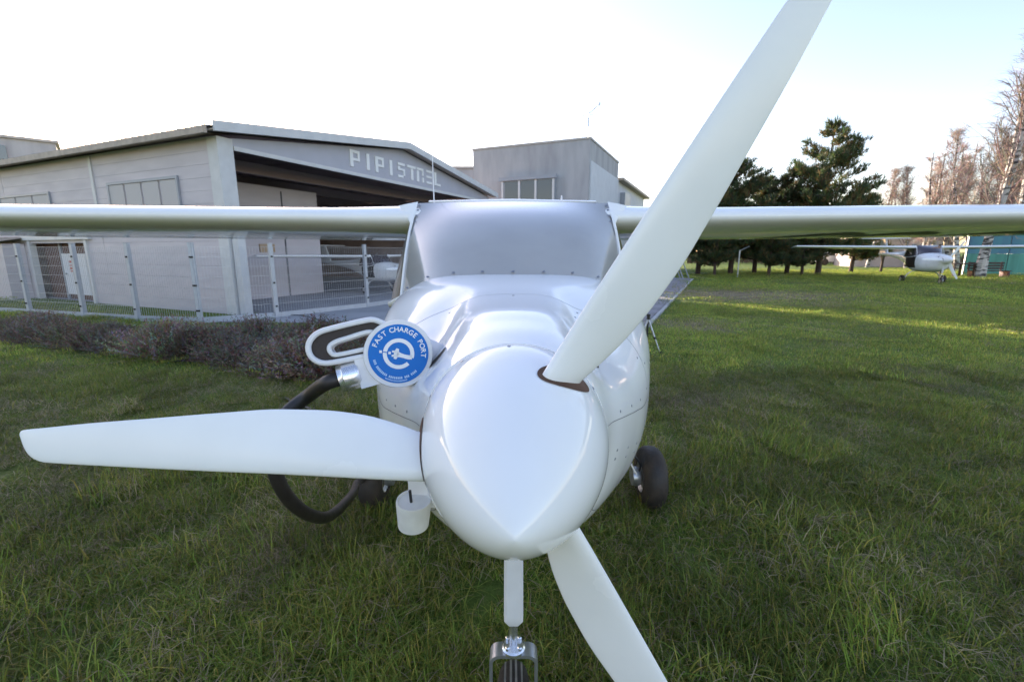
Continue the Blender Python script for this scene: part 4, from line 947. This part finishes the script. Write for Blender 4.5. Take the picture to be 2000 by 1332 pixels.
def scatter(y0, y1, xmul, xadd, dens, kinds, dryk, smin, smax):
    A = (y1 - y0) * (2 * xmul * y1 + 2 * xadd); st = 1 / math.sqrt(dens); xw = xmul * y1 + xadd; gx, gy = np.meshgrid(np.arange(-xw, xw, st), np.arange(y0, y1, st)); n = gx.size; x = gx.ravel() + nr.uniform(-.45, .45, n) * st; y = gy.ravel() + nr.uniform(-.45, .45, n) * st
    ok = np.abs(x) < xmul * y + xadd
    q = np.stack([x, y], 1); rel = q - np.array([1.93, 8.3]); b = rel @ sdv; a = rel @ fd
    ok &= ~((a > -.1) & (b > -.60))                                 # apron and path
    rel = q - hc; ok &= ~(((rel @ fd) > -.9) & ((rel @ sdv) > -1) & (y > 8.9))
    ok &= ~((y > 8.55) & (x > -6.4) & (x < 2.2))
    x, y = x[ok], y[ok]; dry = np.zeros(len(x))
    for cx, cy, rx, ry, an in PATCHES: dry = np.maximum(dry, 1.25 - np.hypot((x - cx) / rx, (y - cy) / ry))
    dry = np.clip(dry, 0, .85) + .12 * (vnoise(x, y, 2.1) > .45) + .16 * (x < -1.2) * (y > 2.2)  # extra straw on the left imitates the pale veil of lens flare
    isd = nr.random(len(x)) < dry + .30 * (vnoise(x + 1, y + 2, 1.25) > .35) + .10 * (vnoise(x + 7, y, .6) > .3)
    idx = nr.choice(kinds, len(x)); idx[isd] = dryk
    hgt = nr.uniform(smin, smax, len(x)) * (1 + .22 * vnoise(x + 3, y, 1.7) + .18 * vnoise(x, y + 5, 5.3)); keep = nr.random(len(x)) < (1.0 + .12 * vnoise(x, y + 9, 3.1))
    return x[keep], y[keep], idx[keep], hgt[keep]
parts_ = [scatter(.0, 3.2, 1.25, 1.2, 14, [0, 1, 2, 3, 0, 1], 4, .5, .95), scatter(3.2, 5.2, 1.25, 1.2, 13, [0, 1, 1, 3, 3], 4, .45, .8), scatter(5.2, 12, 1.25, 1.5, 8, [5, 5, 6], 7, .6, 1.05), scatter(12, 34, 1.2, 1, 1.7, [8], 9, .7, 1.2)]
X, Yy, I, Hh = [np.concatenate([q[k] for q in parts_]) for k in range(4)]; N = len(X)
gm = bpy.data.meshes.new('grass'); gm.vertices.add(N); gm.vertices.foreach_set('co', np.stack([X, Yy, np.zeros(N)], 1).astype(np.float32).ravel())
a_ = gm.attributes.new('idx', 'INT', 'POINT'); a_.data.foreach_set('value', I.astype(np.int32))
a_ = gm.attributes.new('rot', 'FLOAT_VECTOR', 'POINT'); a_.data.foreach_set('vector', np.stack([nr.normal(0, .1, N), nr.normal(0, .1, N), nr.uniform(0, 6.283, N)], 1).astype(np.float32).ravel())
a_ = gm.attributes.new('scl', 'FLOAT_VECTOR', 'POINT'); wv = nr.uniform(.85, 1.2, N); a_.data.foreach_set('vector', np.stack([wv, wv, Hh], 1).astype(np.float32).ravel())
go = link('grass', gm); tag(go, 'uneven winter grass with dry straw covering the airfield lawn', 'grass', kind='stuff')
ng = bpy.data.node_groups.new('grass_scatter', 'GeometryNodeTree'); ng.interface.new_socket('Geometry', in_out='INPUT', socket_type='NodeSocketGeometry'); ng.interface.new_socket('Geometry', in_out='OUTPUT', socket_type='NodeSocketGeometry')
gi, go_, ci, ip = [ng.nodes.new(k) for k in ('NodeGroupInput', 'NodeGroupOutput', 'GeometryNodeCollectionInfo', 'GeometryNodeInstanceOnPoints')]
ci.inputs['Collection'].default_value = gcol; ci.inputs['Separate Children'].default_value = True; ci.inputs['Reset Children'].default_value = True
ip.inputs['Pick Instance'].default_value = True
def nattr(nm, ty): a = ng.nodes.new('GeometryNodeInputNamedAttribute'); a.data_type = ty; a.inputs['Name'].default_value = nm; return a.outputs['Attribute']
L_ = ng.links.new
L_(gi.outputs[0], ip.inputs['Points']); L_(ci.outputs[0], ip.inputs['Instance']); L_(nattr('idx', 'INT'), ip.inputs['Instance Index']); L_(nattr('rot', 'FLOAT_VECTOR'), ip.inputs['Rotation']); L_(nattr('scl', 'FLOAT_VECTOR'), ip.inputs['Scale']); L_(ip.outputs[0], go_.inputs[0])
md_ = go.modifiers.new('scatter', 'NODES'); md_.node_group = ng
